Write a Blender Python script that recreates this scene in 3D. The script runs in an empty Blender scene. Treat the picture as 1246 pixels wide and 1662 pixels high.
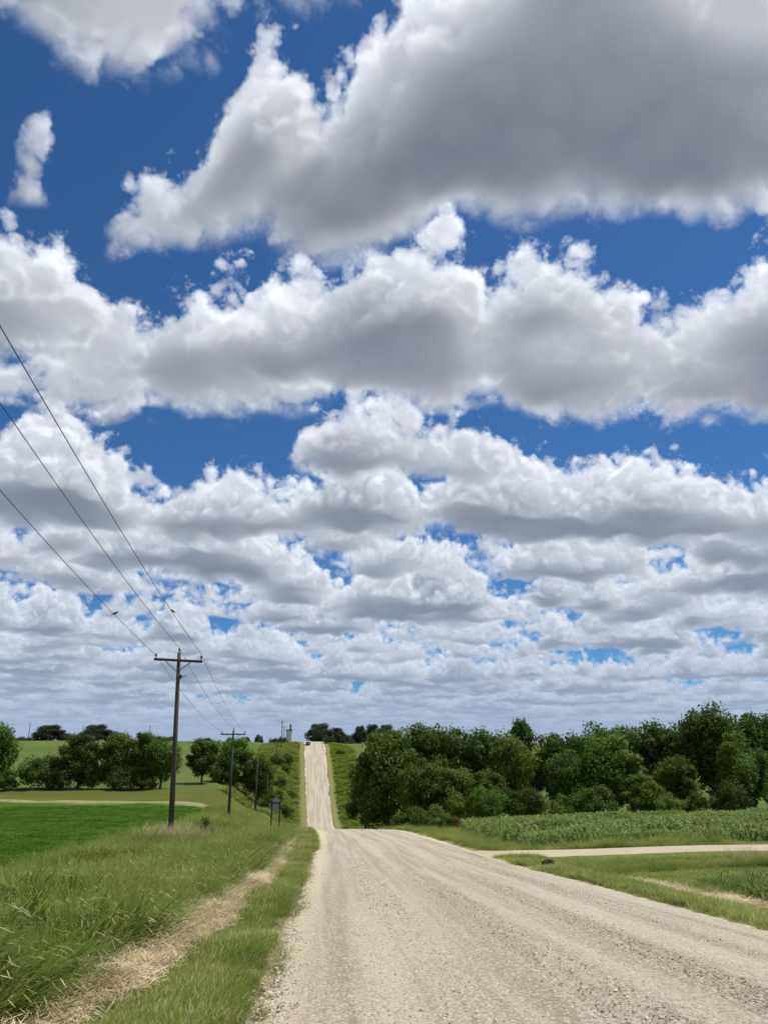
import bpy, bmesh, math, random
import numpy as np
from mathutils import Vector, Matrix, noise as mnoise

D = bpy.data
scene = bpy.context.scene
COL = scene.collection
R = math.radians

# ------------------------------------------------------------------ camera
EYE = 1.6
cam_data = D.cameras.new('camera')
cam_data.sensor_fit = 'HORIZONTAL'
cam_data.sensor_width = 36.0
cam_data.lens = 36.0 * 1248 / 1246
cam_data.clip_start = 0.1
cam_data.clip_end = 20000
cam = D.objects.new('camera', cam_data)
COL.objects.link(cam)
cam.location = (0, 0, EYE)
cam.rotation_euler = (R(90 + 17.938), 0, R(-3.794))
scene.camera = cam

# ------------------------------------------------------------------ render settings
scene.render.engine = 'CYCLES'
scene.cycles.use_denoising = True
try:
    scene.cycles.denoiser = 'OPENIMAGEDENOISE'
    scene.cycles.denoising_prefilter = 'ACCURATE'
except Exception:
    pass
scene.cycles.max_bounces = 6
scene.cycles.diffuse_bounces = 3
scene.cycles.transparent_max_bounces = 8
scene.view_settings.view_transform = 'Standard'
scene.view_settings.look = 'None'
scene.view_settings.exposure = 0.0
scene.view_settings.gamma = 1.0
scene.view_settings.use_curve_mapping = False

# ------------------------------------------------------------------ sun (and the sky's sun)
SUN_EL, SUN_AZ = R(64), R(72)            # azimuth: clockwise from the road's direction (+Y)
SUN = Vector((math.sin(SUN_AZ) * math.cos(SUN_EL), math.cos(SUN_AZ) * math.cos(SUN_EL), math.sin(SUN_EL)))
sun_data = D.lights.new('sun', 'SUN')
sun_data.energy = 4.8
sun_data.angle = R(0.53)
sun_data.color = (1.0, 0.955, 0.88)
sun = D.objects.new('sun', sun_data)
sun.rotation_euler = (-SUN).to_track_quat('-Z', 'Y').to_euler()
sun.location = (0, 0, 50)
COL.objects.link(sun)

# ------------------------------------------------------------------ world: Nishita sky with a field of cumulus
# A plan of the cumulus field (one unit = the height of the cloud bases, about 1 km; x right, y along the road):
# each cloud is an ellipse (x, y, half-width, half-length, turn, thickness).
CLOUDS = [
    # the big cloud over the road
    (0.66, 1.00, 0.56, 0.22, 6, .36), (0.34, 0.98, 0.34, 0.22, -42, .34), (0.10, 1.17, 0.36, 0.13, -45, .32), (1.1, .75, .5, .4, 0, .38), (0.60, .60, .36, .24, 0, .34),
    (-0.18, 1.27, 0.18, 0.10, -40, .26), (-0.34, 1.34, 0.14, 0.08, -30, .22), (1.25, 1.10, .45, .18, -6, .30), (0.36, .74, .22, .12, -45, .30), (-.14, 1.17, .12, .07, -45, .24),
    # thin cloud left of it
    (-0.34, 0.87, 0.17, 0.11, -15, .25), (-0.14, 0.78, 0.15, 0.07, 8, .24), (-0.50, 0.80, 0.17, 0.11, 0, .24), (-0.25, 0.68, 0.36, 0.10, 0, .25),
    (-0.58, 1.23, 0.05, 0.03, 10, .20),
    # the long bank behind it
    (0.22, 1.90, 0.36, 0.34, 0, .47), (0.72, 1.86, 0.38, 0.36, 4, .40), (1.22, 1.82, 0.46, 0.40, -4, .42), (-0.28, 1.99, 0.34, 0.29, 0, .40),
    (-0.82, 1.94, 0.42, 0.36, 0, .44), (-1.45, 2.10, .45, .3, 0, .40), (1.9, 1.9, .4, .3, 0, .4),
    # the next rank
    (0.12, 2.76, 0.34, 0.12, 0, .30), (0.50, 2.78, 0.30, 0.10, 0, .24), (0.85, 3.30, 0.52, 0.26, 0, .42), (1.5, 3.32, 0.54, 0.32, 0, .46), (2.2, 3.40, .45, .3, 0, .4),
    (-0.45, 3.55, 0.50, 0.30, 0, .34), (-1.20, 3.35, 0.56, 0.36, 0, .42), (-1.9, 3.5, .5, .36, 0, .4), (0.18, 3.45, .42, .28, 0, .30), (-.78, 2.95, .15, .08, 0, .16),
    (-0.9, 4.2, .7, .3, 0, .34), (0.3, 4.3, .6, .24, 0, .3), (1.5, 4.3, .7, .22, 0, .3),
]
MAP_HALF, MAP_N = 16.0, 1536

def smooth_noise(n, cells, rng):
    """n x n array of smooth noise with about `cells` lumps across, roughly -1..1"""
    g = rng.standard_normal((cells + 3, cells + 3)).astype(np.float32)
    t = np.linspace(0, cells, n, endpoint=False, dtype=np.float32)
    i = t.astype(int); f = t - i
    w = np.stack([(1 - f) ** 3, 3 * f ** 3 - 6 * f ** 2 + 4, -3 * f ** 3 + 3 * f ** 2 + 3 * f + 1, f ** 3]) / 6
    a = sum(w[k][:, None] * g[i + k] for k in range(4))
    return sum(w[k][None, :] * a[:, i + k] for k in range(4)) * 1.6

def cloud_plan():
    rng = np.random.default_rng(11)
    ax = ((np.arange(MAP_N) + .5) / MAP_N * 2 - 1).astype(np.float32) * MAP_HALF
    X, Y = np.meshgrid(ax, ax)
    wx = smooth_noise(MAP_N, 60, rng) * .10 + smooth_noise(MAP_N, 170, rng) * .035
    wy = smooth_noise(MAP_N, 60, rng) * .10 + smooth_noise(MAP_N, 170, rng) * .035
    # everywhere else: fair-weather cumulus in loose ranks across the view
    f = smooth_noise(MAP_N, 40, rng) * .45 + smooth_noise(MAP_N, 90, rng) * .5 + smooth_noise(MAP_N, 170, rng) * .35
    f = f + .32 * np.sin((Y + wy * 5 + .10 * X) * 2 * math.pi / 1.15)
    H = np.clip(f * .31 + .13, -.4, .36)
    placed = ((Y > .2) & (Y < 3.8) & (np.abs(X) < .55 * Y + 1.0))
    H = np.where(placed, -.4, H)
    K = 16.0
    S = np.exp(K * H)
    for cx, cy, rx, ry, rot, t in CLOUDS:
        c, s = math.cos(R(rot)), math.sin(R(rot))
        dx, dy = X + wx * .55 - cx, Y + wy * .55 - cy
        u, v = (dx * c + dy * s) / rx, (-dx * s + dy * c) / ry
        r2 = u * u + v * v
        S += np.exp(K * np.clip(t * (1 - r2 ** 1.15) * 1.15, -.4, t))
    H = np.log(S) / K
    H = np.where(H > 0, H * (.84 + .38 * np.clip(smooth_noise(MAP_N, 64, rng), -1.2, 1.2) + .24 * np.clip(smooth_noise(MAP_N, 140, rng), -1.2, 1.2)), H)
    return H + (smooth_noise(MAP_N, 90, rng) * .06 + smooth_noise(MAP_N, 200, rng) * .045) * (H > -.2)

def world():
    w = D.worlds.new('World'); scene.world = w
    w.use_nodes = True
    w.cycles.sampling_method = 'MANUAL'; w.cycles.sample_map_resolution = 256
    H = cloud_plan()
    px = np.ones((MAP_N, MAP_N, 4), np.float32)
    px[..., :3] = H[..., None]
    img = D.images.new('cloud_plan', MAP_N, MAP_N, alpha=False, float_buffer=True)
    img.colorspace_settings.name = 'Non-Color'
    img.pixels.foreach_set(px.ravel()); img.update(); img.pack()
    nt = None
    def put(s, v):
        if isinstance(v, bpy.types.NodeSocket): nt.links.new(v, s)
        else: s.default_value = v
    def M(op, a, b=0.0, c=None, clamp=False):
        n = nt.nodes.new('ShaderNodeMath'); n.operation = op; n.use_clamp = clamp
        put(n.inputs[0], a); put(n.inputs[1], b)
        if c is not None: put(n.inputs[2], c)
        return n.outputs[0]
    def V(op, a, b=None, c=None, scale=None):
        n = nt.nodes.new('ShaderNodeVectorMath'); n.operation = op
        put(n.inputs[0], a)
        if b is not None: put(n.inputs[1], b)
        if c is not None: put(n.inputs[2], c)
        if scale is not None: put(n.inputs['Scale'], scale)
        return n.outputs['Value'] if op in ('LENGTH', 'DOT_PRODUCT') else n.outputs['Vector']
    def noise(p, sc, detail=0.0, rough=.5):
        n = nt.nodes.new('ShaderNodeTexNoise'); n.noise_dimensions = '3D'; n.normalize = False
        put(n.inputs['Vector'], p); n.inputs['Scale'].default_value = sc
        n.inputs['Detail'].default_value = detail; n.inputs['Roughness'].default_value = rough
        return n.outputs[0]
    def plan(p):
        q = V('MULTIPLY_ADD', p, (1 / (2 * MAP_HALF),) * 2 + (0,), (.5, .5, 0))
        n = nt.nodes.new('ShaderNodeTexImage'); n.image = img; n.extension = 'REPEAT'; n.interpolation = 'Linear'
        put(n.inputs[0], q)
        s = nt.nodes.new('ShaderNodeSeparateColor'); put(s.inputs[0], n.outputs['Color'])
        return s.outputs[0]

    N, TH, SIG = CLOUD_STEPS, .58, CLOUD_SIGMA
    dh = TH / N
    sdir = SUN / SUN.length
    # one step of the march through the cloud layer, front to back
    g = D.node_groups.new('cloud_step', 'ShaderNodeTree')
    for nm, ty, io in (('Base', 'Vector', 'INPUT'), ('Height', 'Float', 'INPUT'), ('Depth', 'Float', 'INPUT'), ('Trans', 'Float', 'INPUT'),
                       ('Lum', 'Float', 'INPUT'), ('Amb', 'Float', 'INPUT'), ('Trans', 'Float', 'OUTPUT'), ('Lum', 'Float', 'OUTPUT'), ('Amb', 'Float', 'OUTPUT')):
        g.interface.new_socket(name=nm, in_out=io, socket_type='NodeSocket' + ty)
    nt = g
    gi = g.nodes.new('NodeGroupInput').outputs
    h = M('MULTIPLY_ADD', gi[3], 1e-9, gi[1])              # (keeps the steps in order)
    p = V('SCALE', gi[0], scale=M('ADD', h, 1.0))
    Hm = plan(p)
    a = noise(p, 5.0, 1.0, .5)
    b = M('ABSOLUTE', noise(p, 9.0)); c = M('ABSOLUTE', noise(p, 21.0)); d = noise(p, 47.0, 1.5, .65)
    bl = M('MULTIPLY_ADD', b, .55, M('MULTIPLY_ADD', c, .30, M('MULTIPLY', M('ABSOLUTE', d), .17)))
    e = M('MULTIPLY_ADD', a, .10, M('SUBTRACT', Hm, h))
    e = M('MULTIPLY_ADD', bl, .42, e)
    e = M('SUBTRACT', e, .11)
    den = M('MULTIPLY', M('MULTIPLY', e, CLOUD_EDGE, clamp=True), M('MULTIPLY', M('SUBTRACT', h, M('MULTIPLY_ADD', a, .05, .02)), 22.0, clamp=True))
    l1 = V('ADD', p, tuple(sdir * .05)); l2 = V('ADD', p, tuple(sdir * .17))
    e1 = M('MULTIPLY_ADD', M('ABSOLUTE', noise(l1, 9.0)), .6, plan(l1))
    e1 = M('MULTIPLY_ADD', M('ABSOLUTE', noise(l1, 21.0)), .3, e1)
    e1 = M('SUBTRACT', e1, M('ADD', h, .05 * sdir.z + .10))
    e2 = M('SUBTRACT', plan(l2), M('ADD', h, .17 * sdir.z - .03))
    tau = M('MULTIPLY', M('MULTIPLY', e1, 9.0, clamp=True), .08)
    tau = M('MULTIPLY_ADD', M('MULTIPLY', e2, 6.0, clamp=True), .20, tau)
    tau = M('MULTIPLY_ADD', den, .03, tau)
    sunl = M('POWER', 2.71828, M('MULTIPLY', tau, -CLOUD_SHADE))
    al = M('SUBTRACT', 1.0, M('POWER', 2.71828, M('MULTIPLY', den, gi[2])))
    wgt = M('MULTIPLY', al, gi[3])
    go = g.nodes.new('NodeGroupOutput').inputs
    put(go[0], M('SUBTRACT', gi[3], wgt))
    put(go[1], M('MULTIPLY_ADD', wgt, sunl, gi[4]))
    put(go[2], M('MULTIPLY_ADD', wgt, M('MULTIPLY', M('MINIMUM', M('POWER', 2.71828, M('MULTIPLY', e, -CLOUD_DARK)), 1.0), M('MULTIPLY', M('MULTIPLY_ADD', bl, 1.5, .62), M('MULTIPLY_ADD', M('MULTIPLY', h, 5.0, clamp=True), .6, .45))), M('MULTIPLY_ADD', M('MULTIPLY', wgt, bl), .30, gi[5])))

    nt = w.node_tree; nt.nodes.clear()
    geo = nt.nodes.new('ShaderNodeTexCoord')
    dirv = V('NORMALIZE', geo.outputs['Generated'])
    sep = nt.nodes.new('ShaderNodeSeparateXYZ'); put(sep.inputs[0], dirv)
    inv = M('DIVIDE', 1.0, M('MAXIMUM', sep.outputs[2], .012))
    p1 = V('SCALE', dirv, scale=inv)                      # where the ray meets the level of the cloud bases
    wn = nt.nodes.new('ShaderNodeTexWhiteNoise'); wn.noise_dimensions = '3D'
    put(wn.inputs['Vector'], V('SCALE', dirv, scale=911.0))
    h0 = M('MULTIPLY', wn.outputs['Value'], dh)
    sky = nt.nodes.new('ShaderNodeTexSky'); sky.sky_type = 'NISHITA'; sky.sun_disc = False
    sky.sun_elevation = SUN_EL; sky.sun_rotation = SUN_AZ
    sky.altitude = 300; sky.air_density = 1.0; sky.dust_density = .3; sky.ozone_density = 3.0
    depth = M('MULTIPLY', inv, -dh * SIG)
    o = (1.0, 0.0, 0.0)
    for i in range(N):
        n = nt.nodes.new('ShaderNodeGroup'); n.node_tree = g
        put(n.inputs[0], p1); put(n.inputs[1], M('ADD', h0, i * dh)); put(n.inputs[2], depth)
        for k in range(3): put(n.inputs[3 + k], o[k])
        o = n.outputs
    trans, lum, amb = o
    cover = M('SUBTRACT', 1.0, trans)
    def C(v, col):
        return V('SCALE', tuple(x / SKY_STRENGTH for x in col), scale=v)
    cl = V('ADD', C(lum, CLOUD_SUNLIT), C(cover, CLOUD_BASE))
    cl = V('ADD', cl, C(amb, CLOUD_TOPS))
    # air between here and the clouds
    air = M('POWER', 2.71828, M('MULTIPLY', inv, -.085))
    hz = C(M('MULTIPLY', cover, M('SUBTRACT', 1.0, air)), (.36, .46, .64))
    cl = V('ADD', V('SCALE', cl, scale=air), hz)
    tint = V('MULTIPLY', sky.outputs[0], SKY_TINT)
    out = V('ADD', V('SCALE', tint, scale=trans), cl)
    bg = nt.nodes.new('ShaderNodeBackground'); put(bg.inputs['Color'], out); bg.inputs['Strength'].default_value = SKY_STRENGTH
    wo = nt.nodes.new('ShaderNodeOutputWorld'); put(wo.inputs[0], bg.outputs[0])

SKY_STRENGTH, SKY_TINT = .10, (.31, .61, .88)
CLOUD_STEPS, CLOUD_SIGMA, CLOUD_EDGE, CLOUD_SHADE, CLOUD_DARK = 30, 40.0, 12.0, 10.0, 4.6
CLOUD_SUNLIT, CLOUD_BASE, CLOUD_TOPS = (.78, .77, .76), (.056, .074, .100), (.44, .46, .49)
world()

# ------------------------------------------------------------------ helpers
def tag(o, label=None, cat=None, group=None, kind=None):
    if label: o['label'] = label
    if cat: o['category'] = cat
    if group: o['group'] = group
    if kind: o['kind'] = kind
    return o

def mesh_data(name, verts, faces, mats=(), smooth=False, fmat=None):
    me = D.meshes.new(name)
    v = np.asarray(verts, np.float32)
    if isinstance(faces, np.ndarray):
        m, k = faces.shape
        me.vertices.add(len(v)); me.vertices.foreach_set('co', v.ravel())
        me.loops.add(m * k); me.loops.foreach_set('vertex_index', faces.astype(np.int32).ravel())
        me.polygons.add(m)
        me.polygons.foreach_set('loop_start', np.arange(0, m * k, k, dtype=np.int32))
        me.polygons.foreach_set('loop_total', np.full(m, k, np.int32))
        me.update(calc_edges=True)
    else:
        me.from_pydata([tuple(p) for p in v], [], faces)
        me.update()
    if fmat is not None: me.polygons.foreach_set('material_index', np.asarray(fmat, np.int32))
    if smooth: me.polygons.foreach_set('use_smooth', np.ones(len(me.polygons), bool))
    for m_ in mats: me.materials.append(m_)
    return me

def link(name, me, parent=None, loc=(0, 0, 0), rot=(0, 0, 0), scale=(1, 1, 1)):
    o = D.objects.new(name, me); COL.objects.link(o)
    o.location = loc; o.rotation_euler = rot; o.scale = scale
    if parent: o.parent = parent
    return o

class MB:
    """collects simple solids into one mesh"""
    def __init__(s): s.v, s.f = [], []
    def add(s, v, f):
        n = len(s.v); s.v += [tuple(p) for p in v]; s.f += [tuple(i + n for i in q) for q in f]; return s
    def box(s, c, size, rot=None):
        x, y, z = (k / 2 for k in size)
        pts = [Vector((a * x, b * y, d * z)) for a in (-1, 1) for b in (-1, 1) for d in (-1, 1)]
        if rot: pts = [rot @ p for p in pts]
        pts = [p + Vector(c) for p in pts]
        return s.add(pts, [(0, 1, 3, 2), (4, 6, 7, 5), (0, 4, 5, 1), (2, 3, 7, 6), (0, 2, 6, 4), (1, 5, 7, 3)])
    def tube(s, pts, rad, n=8, caps=True):
        pts = [Vector(p) for p in pts]
        if not hasattr(rad, '__len__'): rad = [rad] * len(pts)
        rings = []
        for i, p in enumerate(pts):
            t = (pts[min(i + 1, len(pts) - 1)] - pts[max(i - 1, 0)]).normalized()
            u = t.cross(Vector((0, 0, 1)) if abs(t.z) < .9 else Vector((0, 1, 0))).normalized(); w = u.cross(t)
            rings.append([p + (u * math.cos(a) + w * math.sin(a)) * rad[i] for a in (2 * math.pi * k / n for k in range(n))])
        v = [q for r in rings for q in r]; f = []
        for i in range(len(pts) - 1):
            for k in range(n):
                f.append((i * n + k, i * n + (k + 1) % n, (i + 1) * n + (k + 1) % n, (i + 1) * n + k))
        if caps: f += [tuple(range(n))[::-1], tuple((len(pts) - 1) * n + k for k in range(n))]
        return s.add(v, f)
    def lathe(s, prof, c, n=10):
        return s.tube([(c[0], c[1], c[2] + z) for z, r in prof], [max(r, .002) for z, r in prof], n)
    def data(s, name, m, smooth=False): return mesh_data(name, s.v, s.f, [m], smooth)

# ------------------------------------------------------------------ materials
def material(name, build, rough=.9, spec=.2):
    m = D.materials.new(name); m.use_nodes = True
    nt = m.node_tree; b = nt.nodes['Principled BSDF']
    b.inputs['Roughness'].default_value = rough
    b.inputs['Specular IOR Level'].default_value = spec
    build(NT(nt, b))
    return m

class NT:
    """short hand for shader nodes"""
    def __init__(s, nt, b): s.nt, s.b = nt, b
    def n(s, t, **kw):
        n = s.nt.nodes.new('ShaderNode' + t)
        for k, v in kw.items(): setattr(n, k, v)
        return n
    def put(s, i, v):
        if isinstance(v, bpy.types.NodeSocket): s.nt.links.new(v, i)
        elif v is not None:
            if i.type == 'RGBA' and len(v) == 3: v = (*v, 1)
            i.default_value = v
    def coord(s): return s.n('TexCoord').outputs['Object']
    def uv(s): return s.n('TexCoord').outputs['UV']
    def scale(s, p, v):
        n = s.n('VectorMath', operation='MULTIPLY'); s.put(n.inputs[0], p); n.inputs[1].default_value = v; return n.outputs[0]
    def noise(s, p, sc, det=3., rough=.55, dist=0.):
        n = s.n('TexNoise'); s.put(n.inputs['Vector'], p); n.inputs['Scale'].default_value = sc; n.inputs['Detail'].default_value = det
        n.inputs['Roughness'].default_value = rough; n.inputs['Distortion'].default_value = dist; return n.outputs[0]
    def voro(s, p, sc, out='Distance', feature='F1'):
        n = s.n('TexVoronoi', feature=feature); s.put(n.inputs['Vector'], p); n.inputs['Scale'].default_value = sc; return n.outputs[out]
    def m(s, op, a, b=0., c=None, clamp=False):
        n = s.n('Math', operation=op, use_clamp=clamp); s.put(n.inputs[0], a); s.put(n.inputs[1], b)
        if c is not None: s.put(n.inputs[2], c)
        return n.outputs[0]
    def ramp(s, f, lo, hi):
        n = s.n('MapRange', interpolation_type='SMOOTHSTEP'); s.put(n.inputs[0], f); n.inputs[1].default_value = lo; n.inputs[2].default_value = hi; return n.outputs[0]
    def mix(s, f, a, b, blend='MIX'):
        n = s.n('Mix', data_type='RGBA', blend_type=blend); s.put(n.inputs[0], f); s.put(n.inputs[6], a); s.put(n.inputs[7], b); return n.outputs[2]
    def xyz(s, p):
        n = s.n('SeparateXYZ'); s.put(n.inputs[0], p); return n.outputs
    def color(s, c): s.put(s.b.inputs['Base Color'], c)
    def bump(s, h, strength=.5, dist=.02):
        n = s.n('Bump'); n.inputs['Strength'].default_value = strength; n.inputs['Distance'].default_value = dist
        s.put(n.inputs['Height'], h); s.put(s.b.inputs['Normal'], n.outputs[0])
    def rand(s): return s.n('ObjectInfo').outputs['Random']
    def attr(s, name): return s.n('Attribute', attribute_name=name).outputs['Fac']
    def translucent(s, col, f):
        t = s.n('BsdfTranslucent'); s.put(t.inputs[0], col)
        x = s.n('MixShader'); x.inputs[0].default_value = f
        s.nt.links.new(s.b.outputs[0], x.inputs[1]); s.nt.links.new(t.outputs[0], x.inputs[2])
        s.nt.links.new(x.outputs[0], s.nt.nodes['Material Output'].inputs[0])

# ------------------------------------------------------------------ the lie of the land (metres; camera at x = y = 0, x right, y along the road)
def curve(xs, ys):
    """smooth monotone interpolation through knots"""
    xs, ys = np.array(xs, float), np.array(ys, float)
    h = np.diff(xs); dl = np.diff(ys) / h
    m = np.zeros_like(ys); m[0], m[-1] = dl[0], dl[-1]
    for i in range(1, len(xs) - 1):
        m[i] = 0 if dl[i - 1] * dl[i] <= 0 else 2 * dl[i - 1] * dl[i] / (dl[i - 1] + dl[i])
    def f(x):
        x = np.clip(np.asarray(x, float), xs[0], xs[-1])
        i = np.clip(np.searchsorted(xs, x) - 1, 0, len(xs) - 2)
        t = (x - xs[i]) / h[i]
        return ((1 + 2 * t) * (1 - t) ** 2 * ys[i] + t * (1 - t) ** 2 * h[i] * m[i] + t * t * (3 - 2 * t) * ys[i + 1] + t * t * (t - 1) * h[i] * m[i + 1])
    return f

zr = curve([-60, 0, 13, 20, 30, 42, 60, 78, 86, 95, 110, 130, 150, 168, 182, 195, 215, 305, 316, 335, 400, 700, 4000],
           [3.6, 0, -.86, -1.30, -1.95, -2.60, -3.60, -4.65, -5.20, -6.0, -7.7, -10.0, -12.0, -13.2, -13.4, -12.87, -10.2, 7.15, 8.6, 9.0, 9.0, 10, 10])
zp = curve([-60, 0, 20, 41, 60, 82, 123, 164, 185, 205, 246, 287, 328, 400, 700, 4000], [2, -.9, -2.0, -2.35, -3.0, -4.0, -5.8, -7.9, -8.0, -7.0, -1.2, 5.6, 8.4, 9.6, 11, 11])
zl = curve([-60, 0, 10, 20, 30, 40, 70, 120, 145, 170, 250, 330, 420, 500, 800, 4000], [0, -1.5, -2.2, -2.8, -3.25, -3.4, -3.55, -4.0, -3.2, -2.2, 2.0, 6.6, 11.2, 12.2, 13, 13])
zq = curve([-60, 0, 12, 20, 35, 60, 80, 100, 130, 165, 190, 240, 305, 340, 420, 800, 4000], [3, .1, -.9, -1.45, -2.2, -3.4, -4.5, -5.6, -8.0, -10, -9.5, -4.0, 6.0, 8.3, 9.5, 10, 10])
xc = curve([-60, 0, 45, 65, 90, 200, 305, 400, 900, 4000], [3.05, 3.05, 3.05, 2.9, 2.1, -2.2, -6.1, -9.6, -20, -20])
hw = curve([-60, 0, 40, 78, 120, 195, 305, 330, 4000], [3.75, 3.75, 3.85, 4.3, 3.7, 3.2, 3.9, 3.9, 3.9])
dfl = curve([-60, 45, 110, 180, 260, 4000], [12, 12, 16, 20, 32, 60])
def sstep(t): t = np.clip(t, 0, 1); return t * t * (3 - 2 * t)
_rng = np.random.default_rng(5)
_wav = [(_rng.uniform(.15, .9), _rng.uniform(0, 6.28), _rng.uniform(0, 6.28)) for _ in range(9)]
def ground_z(x, y):
    x, y = np.asarray(x, float), np.asarray(y, float)
    c, w = xc(y), hw(y)
    r = zr(y)
    dl_, dr = (c - w) - x, x - (c + w)
    p, l, q = zp(y), zl(y), zq(y)
    f = dfl(y)
    left = np.where(dl_ < 3, r - .05 * sstep(dl_ / 2),
                    np.where(dl_ < 8.5, r - .05 + (p - r + .05) * sstep((dl_ - 3) / 5.5), p + (l - p) * sstep((dl_ - 8.5) / (f - 8.5))))
    near = 1 - sstep((y - 28) / 6)
    q = q + .02 * np.clip(x - 16, 0, 60) * sstep((y - 30) / 20) * (1 - sstep((y - 130) / 100))
    right = np.where(dr < 2.5, r - .10 * sstep(dr / 2) - .22 * near * sstep((dr - .6) / 1.6), r - .1 - .22 * near + (q - r + .1 + .22 * near) * sstep((dr - 2.5) / 8))
    lane_ = np.exp(-((y - lane_y(x)) / 2.6) ** 4) * (x > 5)
    z = np.where(dl_ > 0, left, np.where(dr > 0, right + lane_ * .16 * sstep(dr / 2), r - .06))
    b = sum(np.sin(k * x * .7 + a) * np.cos(k * y * .55 + d) for k, a, d in _wav) / 9
    off = np.clip(np.maximum(dl_, dr) / 3, 0, 1)
    return z + b * .22 * off * (1 - lane_ * .9) * np.where(y > 100, 2.0, 1.0)
def lane_y(x): return 35.7 + .02 * (x - 6)

def axis(breaks):
    out = [breaks[0][0]]
    for a, b, st in breaks:
        n = max(1, int(round((b - a) / st))); out += list(a + (b - a) * (np.arange(n) + 1) / n)
    return np.array(out)
GX = axis([(-3000, -600, 300), (-600, -200, 40), (-200, -60, 8), (-60, -18, 1.5), (-18, 16, .3), (16, 60, 1.5), (60, 200, 8), (200, 600, 40), (600, 3000, 300)])
GY = axis([(-300, -30, 45), (-30, 4, 3), (4, 48, .35), (48, 130, 1), (130, 340, 2), (340, 500, 8), (500, 1200, 70), (1200, 4000, 350)])

def m_ground(t):
    p = t.coord(); x, y, z = t.xyz(p)
    a = t.noise(p, .12, 3); b = t.noise(p, 1.6, 4, .65); c = t.noise(p, 9, 3, .7)
    col = t.mix(t.ramp(b, .35, .65), (.075, .120, .018), (.140, .175, .042))
    col = t.mix(t.ramp(c, .45, .75), col, (.17, .17, .06))
    # the rank pasture in front of the hedge row is browner
    past = t.m('MULTIPLY', t.ramp(y, 112, 118), t.m('SUBTRACT', 1., t.ramp(y, 150, 160)))
    past = t.m('MULTIPLY', past, t.m('SUBTRACT', 1., t.ramp(x, -16, -10)))
    col = t.mix(t.m('MULTIPLY', past, .8), col, t.mix(b, (.055, .075, .014), (.105, .105, .026)))
    col = t.mix(t.ramp(a, .5, .75), col, t.mix(.5, col, (.16, .16, .045)))
    d = t.m('MULTIPLY_ADD', b, 1.2, t.attr('road_distance'))
    tan = t.m('MULTIPLY', t.ramp(d, .5, .9), t.m('SUBTRACT', 1., t.ramp(d, 1.5, 2.4)))
    col = t.mix(t.m('MULTIPLY', tan, t.m('MULTIPLY_ADD', t.ramp(y, 120, 150), .12, .30)), col, (.30, .24, .12))
    dirt = t.m('SUBTRACT', 1., t.ramp(t.m('MULTIPLY_ADD', b, 1.3, t.attr('road_distance')), .55, 1.15))
    col = t.mix(t.m('MULTIPLY', dirt, .85), col, t.mix(c, (.24, .19, .11), (.42, .35, .22)))
    bare = t.m('MULTIPLY', t.m('SUBTRACT', 1., t.ramp(t.m('MULTIPLY_ADD', b, .9, t.attr('straw_distance')), 1.1, 1.7)), t.m('SUBTRACT', 1., t.ramp(y, 60, 85)))
    col = t.mix(t.m('MULTIPLY', bare, .9), col, t.mix(c, (.30, .235, .14), (.50, .41, .27)))
    dark = t.m('MULTIPLY', t.m('SUBTRACT', 1., t.ramp(d, .6, 1.1)), t.ramp(y, 120, 150))
    col = t.mix(t.m('MULTIPLY', dark, .7), col, (.12, .105, .04))
    t.color(col); t.bump(c, .6, .06)
def m_field(t):
    p = t.coord()
    a = t.noise(p, .06, 3); b = t.noise(t.scale(p, (1, .5, 1)), 1.1, 4, .7); c = t.noise(p, 14, 3, .7)
    col = t.mix(t.ramp(a, .35, .65), (.046, .105, .008), (.068, .132, .011))
    col = t.mix(t.m('MULTIPLY', t.ramp(b, .5, .75), .6), col, (.090, .155, .018))
    col = t.mix(t.m('MULTIPLY', t.ramp(c, .4, .7), .35), col, (.022, .060, .010))
    t.color(col); t.bump(c, .8, .1)
def m_hill(t):
    p = t.coord(); x, y, z = t.xyz(p)
    a = t.noise(p, .03, 3); b = t.noise(p, .5, 4, .7); c = t.noise(p, 2.5, 3, .7)
    row = t.m('SINE', t.m('MULTIPLY', t.m('MULTIPLY_ADD', y, .037, x), 2 * math.pi / 1.9))
    g = t.mix(t.ramp(a, .3, .7), (.075, .125, .026), (.115, .165, .042))
    g = t.mix(t.m('MULTIPLY', t.ramp(row, -.3, .9), .22), g, (.15, .15, .06))
    g = t.mix(t.m('MULTIPLY', t.ramp(b, .45, .75), .5), g, (.035, .060, .014))
    g = t.mix(t.m('MULTIPLY', t.ramp(c, .45, .7), .4), g, (.12, .15, .055))
    t.color(g); t.bump(c, .8, .25)

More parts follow.
